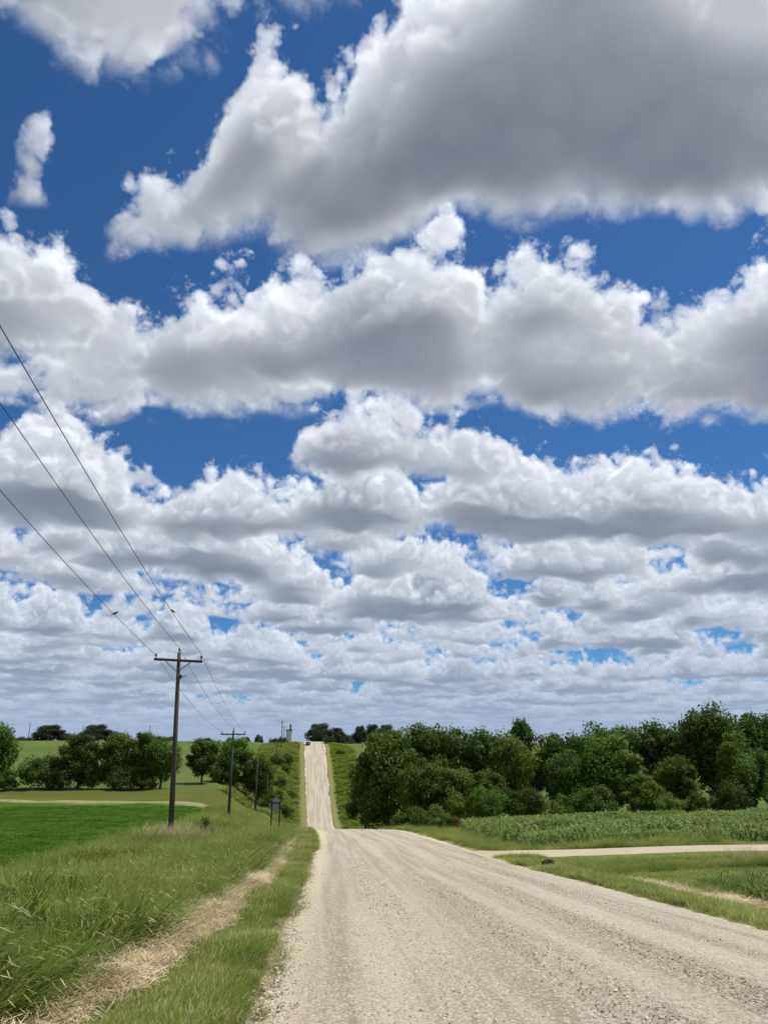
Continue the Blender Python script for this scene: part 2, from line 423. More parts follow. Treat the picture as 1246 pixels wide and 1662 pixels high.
straw_mid = lambda y: np.interp(y, [4, 8, 10, 14, 20, 26, 34, 50, 75], [-2.5, -2.32, -2.2, -2.06, -1.95, -1.9, -2.1, -2.3, -3.2])
straw_half = lambda y: np.interp(y, [4, 9, 12, 18, 26, 34, 60, 80], [.36, .38, .38, .38, .36, .30, .2, .14])
def build_ground():
    X, Y = np.meshgrid(GX, GY)
    Z = ground_z(X, Y)
    nx, ny = len(GX), len(GY)
    V3 = np.stack([X, Y, Z], -1).reshape(-1, 3)
    i, j = np.meshgrid(np.arange(nx - 1), np.arange(ny - 1))
    k = (j * nx + i).ravel()
    F = np.stack([k, k + 1, k + nx + 1, k + nx], 1)
    c = V3[F].mean(1); x, y = c[:, 0], c[:, 1]
    fld = (y > 14) & (y < 108 + (-16 - x) * .32) & (x < field_edge(y)) & (x > -140)
    hil = (y > 152) & (x < xc(y) - hw(y) - 14) | (y > 168) & (x > xc(y) + hw(y) + 9)
    for name, msk, m in (('ground', ~fld & ~hil, material('verge_ground', m_ground, spec=.03)), ('crop_field', fld, material('green_crop', m_field, spec=.03)), ('hillside', hil, material('hill_crop', m_hill, spec=.03))):
        f = F[msk]; used, inv = np.unique(f, return_inverse=True)
        me = mesh_data(name, V3[used], inv.reshape(f.shape), [m], smooth=True)
        vx, vy = V3[used][:, 0], V3[used][:, 1]
        dd = np.maximum(xc(vy) - hw(vy) - vx, vx - xc(vy) - hw(vy))
        at = me.attributes.new('road_distance', 'FLOAT', 'POINT'); at.data.foreach_set('value', dd.astype(np.float32))
        sd = np.abs(vx - straw_mid(vy)) / straw_half(vy)
        at = me.attributes.new('straw_distance', 'FLOAT', 'POINT'); at.data.foreach_set('value', sd.astype(np.float32))
        tag(link(name, me), kind='structure')
def field_edge(y):
    return np.interp(y, [0, 22, 32, 40, 60, 85, 110], [-12.0, -11.2, -10.4, -9.3, -10.0, -12.6, -15.5])
build_ground()

def strip(name, cl, half, m, n_across=24, lift=.03, crown=0., ruts=(), seed=0, edge_noise=.1):
    """a road: cl = list of (x, y) along the middle; half = half-width at each; lies on the ground"""
    rng = np.random.default_rng(seed)
    cl = np.array(cl, float); half = np.broadcast_to(half, len(cl)).astype(float)
    d = np.gradient(cl, axis=0); d /= np.linalg.norm(d, axis=1)[:, None]
    nrm = np.stack([d[:, 1], -d[:, 0]], 1)
    s = np.concatenate([[0], np.cumsum(np.linalg.norm(np.diff(cl, axis=0), axis=1))])
    ks = [(rng.uniform(.15, 1.0) if q < 3 else rng.uniform(2, 16), rng.uniform(0, 6.28)) for q in range(14)]
    eL, eR = (sum(np.sin(k * s + p + o * 1.7) for k, p in ks) / 8 * edge_noise for o in (0, 1))
    eL, eR = (e * np.interp(s, [0, 60, 110, 170], [.7, .5, .8, 2.2]) for e in (eL, eR))
    u = np.linspace(-1, 1, n_across + 1)
    off = u[None, :] * half[:, None]
    off = off + np.where(u < -.5, (-u - .5) * 2, 0) ** 2 * -eL[:, None] + np.where(u > .5, (u - .5) * 2, 0) ** 2 * eR[:, None]
    P = cl[:, None, :] + off[..., None] * nrm[:, None, :]
    Z = ground_z(P[..., 0], P[..., 1]) + lift
    prof = crown * (1 - u ** 2)
    for c, w_, dpt in ruts: prof = prof - dpt * np.exp(-((u - c) / w_) ** 2)
    Z = Z + prof[None, :]
    edge = (np.abs(u) > .999)
    Z[:, edge] -= lift * 2.2
    nA, nB = P.shape[:2]
    V3 = np.concatenate([P, Z[..., None]], -1).reshape(-1, 3)
    a, b = np.meshgrid(np.arange(nB - 1), np.arange(nA - 1)); k = (b * nB + a).ravel()
    F = np.stack([k, k + 1, k + nB + 1, k + nB], 1)
    me = mesh_data(name, V3, F, [m], smooth=True)
    uvl = me.uv_layers.new(name='UVMap')
    UV = np.stack([off, np.broadcast_to(s[:, None], off.shape)], -1).reshape(-1, 2)
    uvl.data.foreach_set('uv', UV[F].reshape(-1).astype(np.float32))
    return link(name, me)

def m_road(t):
    p = t.coord(); uv = t.uv(); u, v, _ = t.xyz(uv)
    st = t.noise(t.scale(uv, (1.3, .035, 1)), 1.0, 5, .62)                  # wheel tracks and grader windrows run along the road
    st2 = t.noise(t.scale(uv, (5.5, .09, 1)), 1.0, 4, .6)
    blot = t.noise(p, .55, 4, .6)
    fine = t.noise(p, 55, 4, .75); mid = t.noise(p, 16, 4, .7)
    base = t.mix(t.ramp(st, .42, .59), (.305, .257, .184), (.465, .412, .318))
    base = t.mix(t.m('MULTIPLY', t.ramp(st2, .42, .66), .55), base, (.47, .43, .35))
    base = t.mix(t.m('MULTIPLY', t.ramp(blot, .45, .75), .35), base, (.36, .305, .225))
    # single stones: pale lime and a few dark ones
    vc = t.n('TexVoronoi'); t.put(vc.inputs['Vector'], p); vc.inputs['Scale'].default_value = 34
    rr = t.xyz(vc.outputs['Color'])
    base = t.mix(t.m('MULTIPLY', t.ramp(rr[0], .72, .80), .55), base, (.22, .19, .145))
    base = t.mix(t.m('MULTIPLY', t.ramp(rr[1], .70, .80), .60), base, (.62, .57, .47))
    base = t.mix(t.m('MULTIPLY', t.ramp(fine, .52, .68), .45), base, (.25, .21, .155))
    # the fine pale washed edge on either side
    ed = t.m('MAXIMUM', t.ramp(t.m('MULTIPLY_ADD', mid, .5, t.m('MULTIPLY', u, -1.)), 3.25, 3.75), t.ramp(t.m('MULTIPLY_ADD', mid, .5, u), 3.55, 3.95))
    base = t.mix(t.m('MULTIPLY', ed, .8), base, t.mix(mid, (.46, .39, .26), (.70, .62, .46)))
    t.color(base)
    h = t.m('ADD', t.m('MULTIPLY', t.voro(p, 34), -.6), t.m('MULTIPLY', fine, .5))
    t.bump(t.m('ADD', h, t.m('MULTIPLY', mid, .8)), .9, .03)
def m_lane(t):
    p = t.coord(); a = t.noise(p, 1.2, 4); b = t.noise(p, 22, 3, .7)
    c = t.mix(a, (.36, .30, .21), (.50, .43, .31)); t.color(t.mix(t.m('MULTIPLY', t.ramp(b, .5, .7), .4), c, (.24, .20, .14))); t.bump(b, .6, .03)
def m_track(t):
    p = t.coord(); a = t.noise(p, .8, 4); t.color(t.mix(a, (.17, .18, .075), (.30, .29, .15))); t.bump(t.noise(p, 8, 3), .6, .08)

ys = np.concatenate([np.arange(-30, 4, 1.), np.arange(4, 30, .11), np.arange(30, 60, .3), np.arange(60, 130, .8), np.arange(130, 345, 1.5)])
tag(strip('road', np.stack([xc(ys), ys], 1), hw(ys), material('gravel_road', m_road), 30, .04, .08, ((-.52, .10, .025), (-.12, .10, .025), (.25, .10, .02), (.62, .1, .02)), 3, .22), kind='structure')
xs = np.concatenate([np.arange(6.3, 14, .4), np.arange(14, 90, 1.5)])
tag(strip('field_lane', np.stack([xs, lane_y(xs)], 1), 1.9 + 3.2 * np.exp(-(xs - 6.3) / 1.1), material('lane_gravel', m_lane), 10, .02, .06, (), 4, .25), kind='structure')
xs = np.arange(-150, -14.5, 2.)
tag(strip('farm_track', np.stack([xs, 112 + (-16 - xs) * .32], 1), 1.7, material('track_grass', m_track), 6, .12, .1, (), 6, .5), kind='structure')

# ------------------------------------------------------------------ trees and bushes
def leaf_material(name, c1, c2, c3, tr=.42):
    def b(t):
        p = t.coord(); r = t.rand()
        n = t.noise(p, .55, 2); f = t.noise(p, 5.0, 2)
        c = t.mix(t.ramp(n, .35, .65), c1, c2)
        c = t.mix(t.m('MULTIPLY', t.ramp(f, .5, .75), .6), c, c3)
        k = t.m('MULTIPLY_ADD', r, .5, .75)
        h = t.n('HueSaturation'); t.put(h.inputs['Color'], c); t.put(h.inputs['Value'], k); t.put(h.inputs['Hue'], t.m('MULTIPLY_ADD', r, .03, .485))
        t.color(h.outputs[0]); t.translucent(h.outputs[0], tr)
    return material(name, b, .6, .2)
LEAF = {
    'dark': leaf_material('leaf_dark', (0.065, 0.112, 0.017), (0.090, 0.148, 0.022), (0.127, 0.189, 0.031)),
    'mid': leaf_material('leaf_mid', (0.083, 0.140, 0.018), (0.114, 0.179, 0.025), (0.155, 0.225, 0.038)),
    'light': leaf_material('leaf_light', (0.120, 0.189, 0.024), (0.155, 0.231, 0.031), (0.194, 0.273, 0.048)),
    'far': leaf_material('leaf_far_hazed', (.062, .084, .046), (.078, .100, .056), (.095, .118, .066)),  # distance haze put into the leaf colour: paler, greyer and bluer
    'rust': leaf_material('leaf_rust', (.17, .10, .03), (.14, .11, .035), (.22, .14, .04)),
}
def m_bark(t):
    p = t.coord(); a = t.noise(t.scale(p, (6, 6, 1.2)), 1.5, 4, .7)
    t.color(t.mix(a, (.055, .045, .035), (.16, .135, .105))); t.bump(a, .8, .05)
BARK = material('bark', m_bark)

def crown_verts(seed, H, W, z0, n_clump, n_leaf, leaf, shape):
    """leaf faces gathered in clumps spread through the crown; returns verts (4 per leaf) and clump centres"""
    r = np.random.default_rng(seed)
    cs = []
    while len(cs) < n_clump:
        u = r.uniform(-1, 1, 3); q = np.linalg.norm(u)
        if q > 1 or q < r.uniform(0, .85): continue
        h = (u[2] + 1) / 2
        if shape == 'round': k = 1.0
        elif shape == 'vase': k = .55 + .6 * h
        elif shape == 'cone': k = 1.25 - .85 * h
        elif shape == 'column': k = .95
        elif shape == 'spread': k = 1.1 - .35 * abs(h - .35)
        cs.append((u[0] * W * .80 * k, u[1] * W * .80 * k, z0 + (H - z0) * (.08 + .84 * h)))
    cs = np.array(cs)
    rad = r.uniform(.20, .40, n_clump) * min(W, (H - z0) * .6) * (1.0 if n_clump < 60 else .8)
    which = r.integers(0, n_clump, n_leaf)
    d = r.standard_normal((n_leaf, 3)); d /= np.linalg.norm(d, axis=1)[:, None]
    rr = rad[which] * np.clip(r.normal(.86, .22, n_leaf), .2, 1.45)
    pos = cs[which] + d * rr[:, None] * np.array([1, 1, .78])
    # twigs that stick out make the outline uneven
    tw = r.random(n_leaf) < .08
    pos[tw] += d[tw] * r.uniform(.05, .32, (tw.sum(), 1)) * rad[which][tw][:, None]
    nrm = d + r.standard_normal((n_leaf, 3)) * .55 + np.array([0, 0, .35]); nrm /= np.linalg.norm(nrm, axis=1)[:, None]
    a = np.cross(nrm, r.standard_normal((n_leaf, 3))); a /= np.linalg.norm(a, axis=1)[:, None]
    b = np.cross(nrm, a)
    s = leaf * r.uniform(.6, 1.35, n_leaf)[:, None]
    V = np.stack([pos - a * s, pos - b * s * .55 + nrm * s * .12, pos + a * s, pos + b * s * .55 + nrm * s * .12], 1).reshape(-1, 3)
    V[:, 2] = np.maximum(V[:, 2], .02)
    return V, cs

def trunk_data(seed, H, W, z0, cs, rad):
    r = random.Random(seed); mb = MB()
    top = Vector((r.uniform(-.1, .1) * W, r.uniform(-.1, .1) * W, z0 + (H - z0) * .62))
    mb.tube([(0, 0, -.4), (0, 0, .15), (top.x * .3, top.y * .3, z0 * .8 + .3), (top.x * .7, top.y * .7, z0 + (H - z0) * .35), top], [rad * 1.5, rad * 1.1, rad * .9, rad * .6, rad * .2], 7)
    for c in r.sample(list(range(len(cs))), min(9, len(cs))):
        e = Vector(cs[c]); s = Vector((top.x * .4, top.y * .4, z0 * .75 + r.uniform(.0, .3) * (H - z0)))
        if e.z < s.z: s.z = max(.4, e.z - .8)
        m_ = s.lerp(e, .5) + Vector((0, 0, -.25)); mb.tube([s, m_, e], [rad * .5, rad * .34, rad * .1], 5)
    return mb.data('trunk', BARK, True)

VAR = {}
def variant(key, seed, H, W, z0, n_clump, n_leaf, leaf, shape, rad):
    V, cs = crown_verts(seed, H, W, z0, n_clump, n_leaf, leaf, shape)
    F = np.arange(len(V)).reshape(-1, 4)
    VAR[key] = (mesh_data('crown', V, F, [LEAF['mid']]), trunk_data(seed, H, W, z0, cs, rad) if rad else None, H, W)
# unit trees 10 m high; half-width 4
variant('oak', 1, 10, 4.2, 1.6, 64, 12000, .20, 'round', .26)
variant('elm', 2, 10, 4.0, 1.8, 56, 11000, .20, 'vase', .24)
variant('ash', 3, 10, 3.4, 1.4, 56, 11000, .20, 'round', .22)
variant('cone', 4, 10, 3.6, .9, 60, 11000, .19, 'cone', .2)
variant('column', 5, 10, 2.6, .8, 44, 8500, .19, 'column', .18)
variant('skirt', 6, 10, 4.4, .5, 70, 13000, .20, 'spread', .26)
variant('maple', 7, 10, 4.6, 1.2, 76, 13000, .20, 'round', .26)
variant('bush', 8, 3, 2.2, .05, 30, 3600, .13, 'spread', 0)
variant('shrub', 9, 3, 1.8, .05, 24, 3200, .12, 'round', 0)
variant('hedge', 10, 5, 3.6, .1, 44, 7000, .16, 'spread', 0)
_mesh_of = {}
def crown_mesh(key, leaf):
    if (key, leaf) not in _mesh_of:
        me = VAR[key][0].copy(); me.materials.clear(); me.materials.append(LEAF[leaf]); _mesh_of[key, leaf] = me
    return _mesh_of[key, leaf]

def tree(name, key, leaf, x, y, height, half, label, group=None, cat=None, turn=None, sink=.1, depth=None):
    """one tree standing on the ground at (x, y)"""
    H, W = VAR[key][2:]
    sz, sx = height / H, half / W
    z = float(ground_z(x, y)) - sink
    rz = turn if turn is not None else (x * 7.3 + y * 3.1) % 6.28
    if VAR[key][1] is None:
        o = link(name, crown_mesh(key, leaf), None, (x, y, z), (0, 0, rz), (sx, sx, sz))
        return tag(o, label, cat or 'bush', group)
    o = link(name, None, None, (x, y, z), (0, 0, rz), (sx, sx, sz))
    link('crown', crown_mesh(key, leaf), o); link('trunk', VAR[key][1], o)
    return tag(o, label, cat or 'tree', group)

# the hedge row beyond the green crop (left)
HR = 'trees of the hedge row beyond the green crop'
for key, leaf, x, y, h, w, lab in [
    ('skirt', 'dark', -60.5, 146, 12.8, 5.6, 'large dense tree at the left end of the hedge row, cut by the photo edge'),
    ('skirt', 'dark', -44.3, 147, 10.2, 4.3, 'round dark tree reaching the ground, right of the low bush in the hedge row'),
    ('elm', 'mid', -38.0, 147, 9.6, 4.0, 'vase-shaped tree over one bare forked trunk in the middle of the hedge row'),
    ('skirt', 'mid', -33.4, 147, 10.6, 3.0, 'tallest narrow tree of the hedge row, touching the vase-shaped tree on its right'),
    ('maple', 'mid', -29.8, 146, 9.0, 3.6, 'tree ending the long run of the hedge row, just left of the tall utility pole'),
    ('ash', 'dark', -24.8, 160, 9.2, 3.4, 'small lone tree seen just right of the tall utility pole'),
    ('skirt', 'mid', -19.4, 168, 11.2, 4.5, 'dense tree standing behind the second utility pole, left half of a joined pair'),
    ('maple', 'dark', -14.9, 170, 10.8, 3.9, 'dense tree right of the second utility pole, right half of a joined pair')]:
    tree('hedgerow_tree', key, leaf, x, y, h, w, lab, HR)
for key, x, y, h, w, lab in [('hedge', -50.5, 146, 6.0, 4.2, 'low dark bush between the large left-edge tree and the round tree of the hedge row'),
                             ('bush', -55.5, 143, 3.6, 3.2, 'low dark bush at the foot of the large left-edge tree'),
                             ('bush', -47.0, 144.5, 4.0, 2.6, 'dark undergrowth bush at the foot of the round hedge row tree'),
                             ('bush', -31.8, 144, 3.2, 2.6, 'bush at the foot of the hedge row trees left of the tall utility pole'),
                             ('hedge', -36.0, 145, 4.2, 3.0, 'dark bush in the gap left of the vase-shaped tree of the hedge row'),
                             ('hedge', -41.4, 146, 4.6, 3.0, 'dark bush between the round tree and the vase-shaped tree of the hedge row'),
                             ('bush', -22.0, 164, 3.4, 2.2, 'bush at the foot of the tree behind the second utility pole'),
                             ('bush', -12.0, 166, 3.6, 2.6, 'dark bush at the right end of the hedge row'),]:
    tree('hedgerow_bush', key, 'dark', x, y, h, w, lab, 'bushes of the hedge row', 'bush')

# the wood right of the road
WD = 'trees of the wood right of the road'
for key, leaf, x, y, h, w, lab in [
    ('skirt', 'mid', 8.8, 122, 16.4, 6.1, 'tall leafy tree at the road end of the wood, beside the far hill road'),
    ('cone', 'mid', 5.6, 126, 12.0, 3.4, 'ragged tree leaning out of the wood towards the far hill road'),
    ('elm', 'mid', 14.6, 124, 15.0, 4.8, 'tall tree right behind the one at the road end of the wood'),
    ('oak', 'dark', 19.2, 126, 15.8, 4.8, 'dark round-topped tree, third tall crown from the far hill road'),
    ('ash', 'dark', 24.0, 122, 14.6, 4.0, 'dark tree between the round-topped tree and the spiky one in the wood'),
    ('cone', 'dark', 29.4, 122, 15.6, 3.9, 'tree with a spiky pointed top near the middle of the wood'),
    ('oak', 'dark', 34.0, 118, 13.6, 4.6, 'dark tree right of the spiky-topped one in the wood'),
    ('maple', 'dark', 38.4, 114, 13.8, 4.8, 'broad dark tree before the dip in the skyline of the wood'),
    ('elm', 'mid', 43.6, 116, 13.2, 4.2, 'lower tree in the dip of the skyline of the wood'),
    ('ash', 'dark', 48.0, 114, 14.4, 4.2, 'tree with thin twigs showing on top, left of the highest crown of the wood'),
    ('maple', 'dark', 52.6, 108, 15.2, 5.4, 'highest tree of the wood, broad crown above all others'),
    ('oak', 'dark', 57.6, 108, 14.8, 5.0, 'very tall tree joined to the right side of the highest crown of the wood'),
    ('elm', 'dark', 61.8, 106, 13.2, 4.6, 'tall dark tree at the right edge of the photo'),
    ('oak', 'dark', 67.0, 106, 13.6, 5.0, 'dark tree beyond the right edge of the photo')]:
    tree('woodland_tree', key, leaf, x, y, h, w, lab, WD)
WF = 'smaller trees along the front of the wood'
for key, leaf, x, y, h, w, lab in [
    ('maple', 'mid', 12.4, 110, 9.0, 3.8, 'bright bushy tree fronting the wood near the road, left of the red weeds'),
    ('skirt', 'light', 16.6, 108, 7.6, 3.6, 'pale green bushy tree behind the reddish weeds at the cornfield corner'),
    ('skirt', 'mid', 20.2, 104, 6.6, 3.2, 'low rounded tree at the front of the wood where the corn begins'),
    ('ash', 'light', 24.6, 110, 12.2, 3.6, 'lighter green feathery tree left of and below the spiky-topped tree'),
    ('maple', 'dark', 30.0, 100, 8.6, 3.4, 'dark rounded tree between the feathery tree and the sunlit mound'),
    ('skirt', 'mid', 34.4, 98, 10.8, 4.4, 'big mound-shaped tree with a sunlit right side behind the corn'),
    ('skirt', 'light', 36.6, 94, 5.4, 2.9, 'low sunlit tree at the foot of the big mound-shaped tree'),
    ('ash', 'mid', 42.6, 97, 7.6, 2.6, 'small ball-shaped paler tree in front of the dip in the wood'),
    ('column', 'mid', 48.4, 94, 10.2, 2.3, 'slim column-shaped tree in front of the highest crown'),
    ('maple', 'dark', 52.2, 98, 9.0, 3.4, 'dark tree just right of the slim column-shaped tree'),
    ('column', 'mid', 57.2, 94, 10.0, 2.6, 'bright slim tree in front of the wood by the right photo edge')]:
    tree('woodland_tree', key, leaf, x, y, h, w, lab, WF)
WB = 'bushes along the edge of the wood'
for key, leaf, x, y, h, w, lab in [
    ('bush', 'mid', 9.8, 100, 3.0, 2.4, 'low bush at the road end of the wood by the crest of the gravel road'),
    ('shrub', 'light', 12.8, 98, 2.6, 1.9, 'light green bush second from the road below the wood'),
    ('bush', 'mid', 9.3, 82, 2.2, 1.3, 'rounded dark bush standing free in the grass left of the red weeds'),
    ('bush', 'mid', 11.0, 79, 1.7, 1.4, 'low wide bush touching the left side of the red weeds'),
    ('bush', 'light', 15.6, 98, 3.4, 2.4, 'light green bush behind the red weeds at the cornfield corner'),
    ('hedge', 'mid', 18.8, 97, 4.2, 2.6, 'bush at the back edge of the corn below the pale bushy tree'),
    ('hedge', 'dark', 23.4, 97, 4.0, 2.8, 'dark bush at the back edge of the corn below the feathery tree'),
    ('bush', 'light', 26.4, 92, 3.0, 2.0, 'small light bush at the back edge of the corn, left of the low mound'),
    ('hedge', 'dark', 30.0, 92, 4.0, 3.0, 'dark bush at the back edge of the corn left of the sunlit mound'),
    ('bush', 'light', 38.0, 90, 2.8, 1.8, 'small yellowish bush at the back edge of the corn right of the sunlit mound'),
    ('bush', 'mid', 41.2, 91, 3.0, 2.0, 'low bush below the ball-shaped tree at the back edge of the corn'),
    ('hedge', 'dark', 45.6, 91, 4.2, 2.6, 'dark bush left of the slim column-shaped tree'),
    ('hedge', 'dark', 53.0, 91, 4.4, 3.2, 'dark bush right of the slim column-shaped tree'),
    ('bush', 'light', 56.6, 89, 3.4, 2.0, 'light bush at the back edge of the corn by the right edge of the photo')]:
    tree('woodland_bush', key, leaf, x, y, h, w, lab, WB)
tag(tree('red_weeds', 'shrub', 'rust', 12.1, 78, 1.25, .4, ''), 'clump of reddish weeds at the left corner of the cornfield', 'weeds')

# bushes on the far slopes either side of the road, and the dry weeds round the tall pole
SL = 'bushes on the far slope left of the road'
for x, y, h, w, leaf, lab in [
    (-13.6, 262, 4.4, 2.3, 'mid', 'dark tall bush high on the far slope, nearest the horizon'),
    (-16.4, 254, 4.0, 2.6, 'mid', 'wide dark bush just below and left of the highest bush on the far slope'),
    (-13.6, 250, 2.6, 2.2, 'mid', 'pale bush just below the highest bush on the far slope'),
    (-13.6, 222, 3.4, 2.3, 'mid', 'bush halfway down the far slope'),
    (-10.4, 226, 2.2, 1.6, 'mid', 'small bush halfway down the far slope near the road'),
    (-16.0, 206, 3.6, 2.4, 'mid', 'dark bush above the back of the road sign'),
    (-12.6, 200, 3.0, 2.2, 'mid', 'bush just right of and above the road sign'),
    (-10.4, 186, 3.6, 2.6, 'mid', 'round green bush right of the road sign posts'),
    (-19.4, 196, 2.6, 2.2, 'dark', 'dark bush at the foot of the far slope left of the road sign'),
    (-20.4, 188, 2.4, 2.4, 'dark', 'low dark bush beside the third utility pole')]:
    tree('slope_bush', 'bush', leaf, x, y, h, w, lab, SL, 'bush')
tree('slope_bush', 'bush', 'mid', 3.6, 286, 2.2, 1.8, 'single small bush on the far slope right of the road', SL, 'bush')
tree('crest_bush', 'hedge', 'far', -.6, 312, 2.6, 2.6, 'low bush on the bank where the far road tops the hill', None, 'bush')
tree('weedy_bush', 'bush', 'light', -6.6, 44, 1.5, .75, 'yellow-green weedy bush right of the foot of the tall utility pole', None, 'bush')
tree('ditch_bush', 'bush', 'dark', -6.0, 42.5, 1.05, .6, 'small dark bush low in front of the yellow-green weedy bush', None, 'bush')

# trees far off along the skyline
FG = 'far trees along the skyline'
for key, x, y, h, w, lab in [
    ('skirt', -6.5, 470, 15.0, 9.0, 'large round tree clump on the skyline straight above the far end of the road'),
    ('skirt', 3.5, 480, 12.0, 6.5, 'wide tree on the skyline just right of the large round clump above the road'),
    ('hedge', 11.5, 480, 8.0, 8.0, 'low dark tree on the skyline in the gap between two taller clumps'),
    ('skirt', 17.6, 480, 13.4, 4.6, 'dark rounded tree on the skyline left of the long tree clump'),
    ('skirt', 25.5, 485, 14.6, 6.4, 'left part of the long tree clump on the skyline above the wood end'),
    ('skirt', 33.6, 485, 14.4, 6.4, 'right part of the long tree clump on the skyline above the wood end'),
    ('hedge', -26.2, 440, 4.4, 3.2, 'small dark bush on the skyline just left of the far road top'),
    ('hedge', -31.6, 450, 3.6, 4.0, 'low bush on the skyline beneath the far grain elevator'),
    ('hedge', -40.0, 450, 4.6, 2.6, 'small pointed tree on the skyline left of the far poles'),
    ('hedge', -47.0, 450, 3.0, 3.4, 'low bush on the skyline left of the small pointed tree'),
    ('hedge', -56.0, 450, 2.6, 2.6, 'lowest small bush on the skyline right of the second utility pole'),
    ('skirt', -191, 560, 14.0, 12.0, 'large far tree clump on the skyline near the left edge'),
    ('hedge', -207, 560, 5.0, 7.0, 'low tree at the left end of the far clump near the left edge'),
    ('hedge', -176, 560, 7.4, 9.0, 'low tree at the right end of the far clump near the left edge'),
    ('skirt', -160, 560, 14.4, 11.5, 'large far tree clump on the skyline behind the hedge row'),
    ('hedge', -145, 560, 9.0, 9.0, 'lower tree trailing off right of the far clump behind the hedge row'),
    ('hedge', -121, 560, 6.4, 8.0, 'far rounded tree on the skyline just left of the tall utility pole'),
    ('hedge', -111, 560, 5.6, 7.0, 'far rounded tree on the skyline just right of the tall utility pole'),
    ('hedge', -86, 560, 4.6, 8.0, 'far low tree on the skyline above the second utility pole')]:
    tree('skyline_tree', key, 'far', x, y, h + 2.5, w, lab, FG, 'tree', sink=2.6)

# ------------------------------------------------------------------ grasses, straw, corn, gravel
def blades_mesh(name, seed, n, spread, h, w, lean, mats, curl=.5, flat=False, heads=0.0, fm=(0,)):
    """a tuft: n bent blades; a few may carry a pale seed head (material 1)"""
    r = np.random.default_rng(seed); V, F, MI = [], [], []
    for i in range(n):
        a = r.uniform(0, 6.283); q = spread * math.sqrt(r.random())
        x, y = q * math.cos(a), q * math.sin(a)
        hh = h * r.uniform(.55, 1.15); ww = w * r.uniform(.7, 1.3)
        th = r.uniform(0, 6.283); dx, dy = math.cos(th), math.sin(th)
        ln = lean * r.uniform(.3, 1.3); cu = curl * r.uniform(.2, 1.2)
        sx, sy = -dy, dx
        pts = []
        for t in (0, .4, .75, 1.0):
            b = hh * (ln * t + cu * t * t)
            z = hh * t * (1 - .35 * cu * t) if not flat else .02 + .06 * r.random()
            if flat: b = hh * (t - .5) * 1.0
            pts.append((x + dx * b + WIND[0] * hh * t * t * (0 if flat else 1), y + dy * b + WIND[1] * hh * t * t * (0 if flat else 1), z))
        k = len(V)
        for (px_, py_, pz), f in zip(pts[:3], (1, .85, .55)):
            V += [(px_ - sx * ww * f / 2, py_ - sy * ww * f / 2, pz), (px_ + sx * ww * f / 2, py_ + sy * ww * f / 2, pz)]
        V.append(pts[3]); m = int(r.choice(fm))
        F += [(k, k + 1, k + 3, k + 2), (k + 2, k + 3, k + 5, k + 4), (k + 4, k + 5, k + 6)]; MI += [m] * 3
        if r.random() < heads:
            p = Vector(pts[3]); d = (p - Vector(pts[2])).normalized(); L_ = h * .11; k = len(V)
            for c in range(4):
                q = p + d * L_ * (c / 3) - Vector((0, 0, .02 * c)); s_ = w * (.2, .38, .3, .08)[c]
                V += [(q.x - sx * s_, q.y - sy * s_, q.z), (q.x + sx * s_, q.y + sy * s_, q.z + s_ * .4)]
            for c in range(3): F.append((k + 2 * c, k + 2 * c + 1, k + 2 * c + 3, k + 2 * c + 2)); MI.append(len(mats) - 1)
    return mesh_data(name, V, F, mats, False, MI)
WIND = (.17, .06)

def scatter(name, protos, pts, rot, sc, label=None):
    """many copies of a few meshes standing on points: one object"""
    obs = []
    for me in protos: obs.append(D.objects.new(me.name + '_source', me))      # not linked to the scene
    me = D.meshes.new(name); n = len(pts)
    me.vertices.add(n); me.vertices.foreach_set('co', np.asarray(pts, np.float32).ravel())
    at = me.attributes.new('turn', 'FLOAT_VECTOR', 'POINT'); at.data.foreach_set('vector', np.asarray(rot, np.float32).ravel())
    at = me.attributes.new('size', 'FLOAT', 'POINT'); at.data.foreach_set('value', np.asarray(sc, np.float32).ravel())
    o = link(name, me)
    g = D.node_groups.new(name, 'GeometryNodeTree')
    g.interface.new_socket(name='Geometry', in_out='INPUT', socket_type='NodeSocketGeometry')
    g.interface.new_socket(name='Geometry', in_out='OUTPUT', socket_type='NodeSocketGeometry')
    N = g.nodes.new; gi, go = N('NodeGroupInput'), N('NodeGroupOutput')
    mp = N('GeometryNodeMeshToPoints'); ip = N('GeometryNodeInstanceOnPoints'); jn = N('GeometryNodeJoinGeometry')
    for b in obs[::-1]:
        oi = N('GeometryNodeObjectInfo'); oi.inputs['Object'].default_value = b; oi.inputs['As Instance'].default_value = True
        g.links.new(oi.outputs['Geometry'], jn.inputs[0])
    ta = N('GeometryNodeInputNamedAttribute'); ta.data_type = 'FLOAT_VECTOR'; ta.inputs['Name'].default_value = 'turn'
    sa = N('GeometryNodeInputNamedAttribute'); sa.data_type = 'FLOAT'; sa.inputs['Name'].default_value = 'size'
    e2r = N('FunctionNodeEulerToRotation')
    g.links.new(ta.outputs[0], e2r.inputs[0])
    g.links.new(gi.outputs[0], mp.inputs[0]); g.links.new(mp.outputs[0], ip.inputs['Points'])
    g.links.new(jn.outputs[0], ip.inputs['Instance']); ip.inputs['Pick Instance'].default_value = True
    g.links.new(e2r.outputs[0], ip.inputs['Rotation']); g.links.new(sa.outputs[0], ip.inputs['Scale'])
    g.links.new(ip.outputs[0], go.inputs[0])
    md = o.modifiers.new('scatter', 'NODES'); md.node_group = g
    return tag(o, label, None, None, 'stuff')

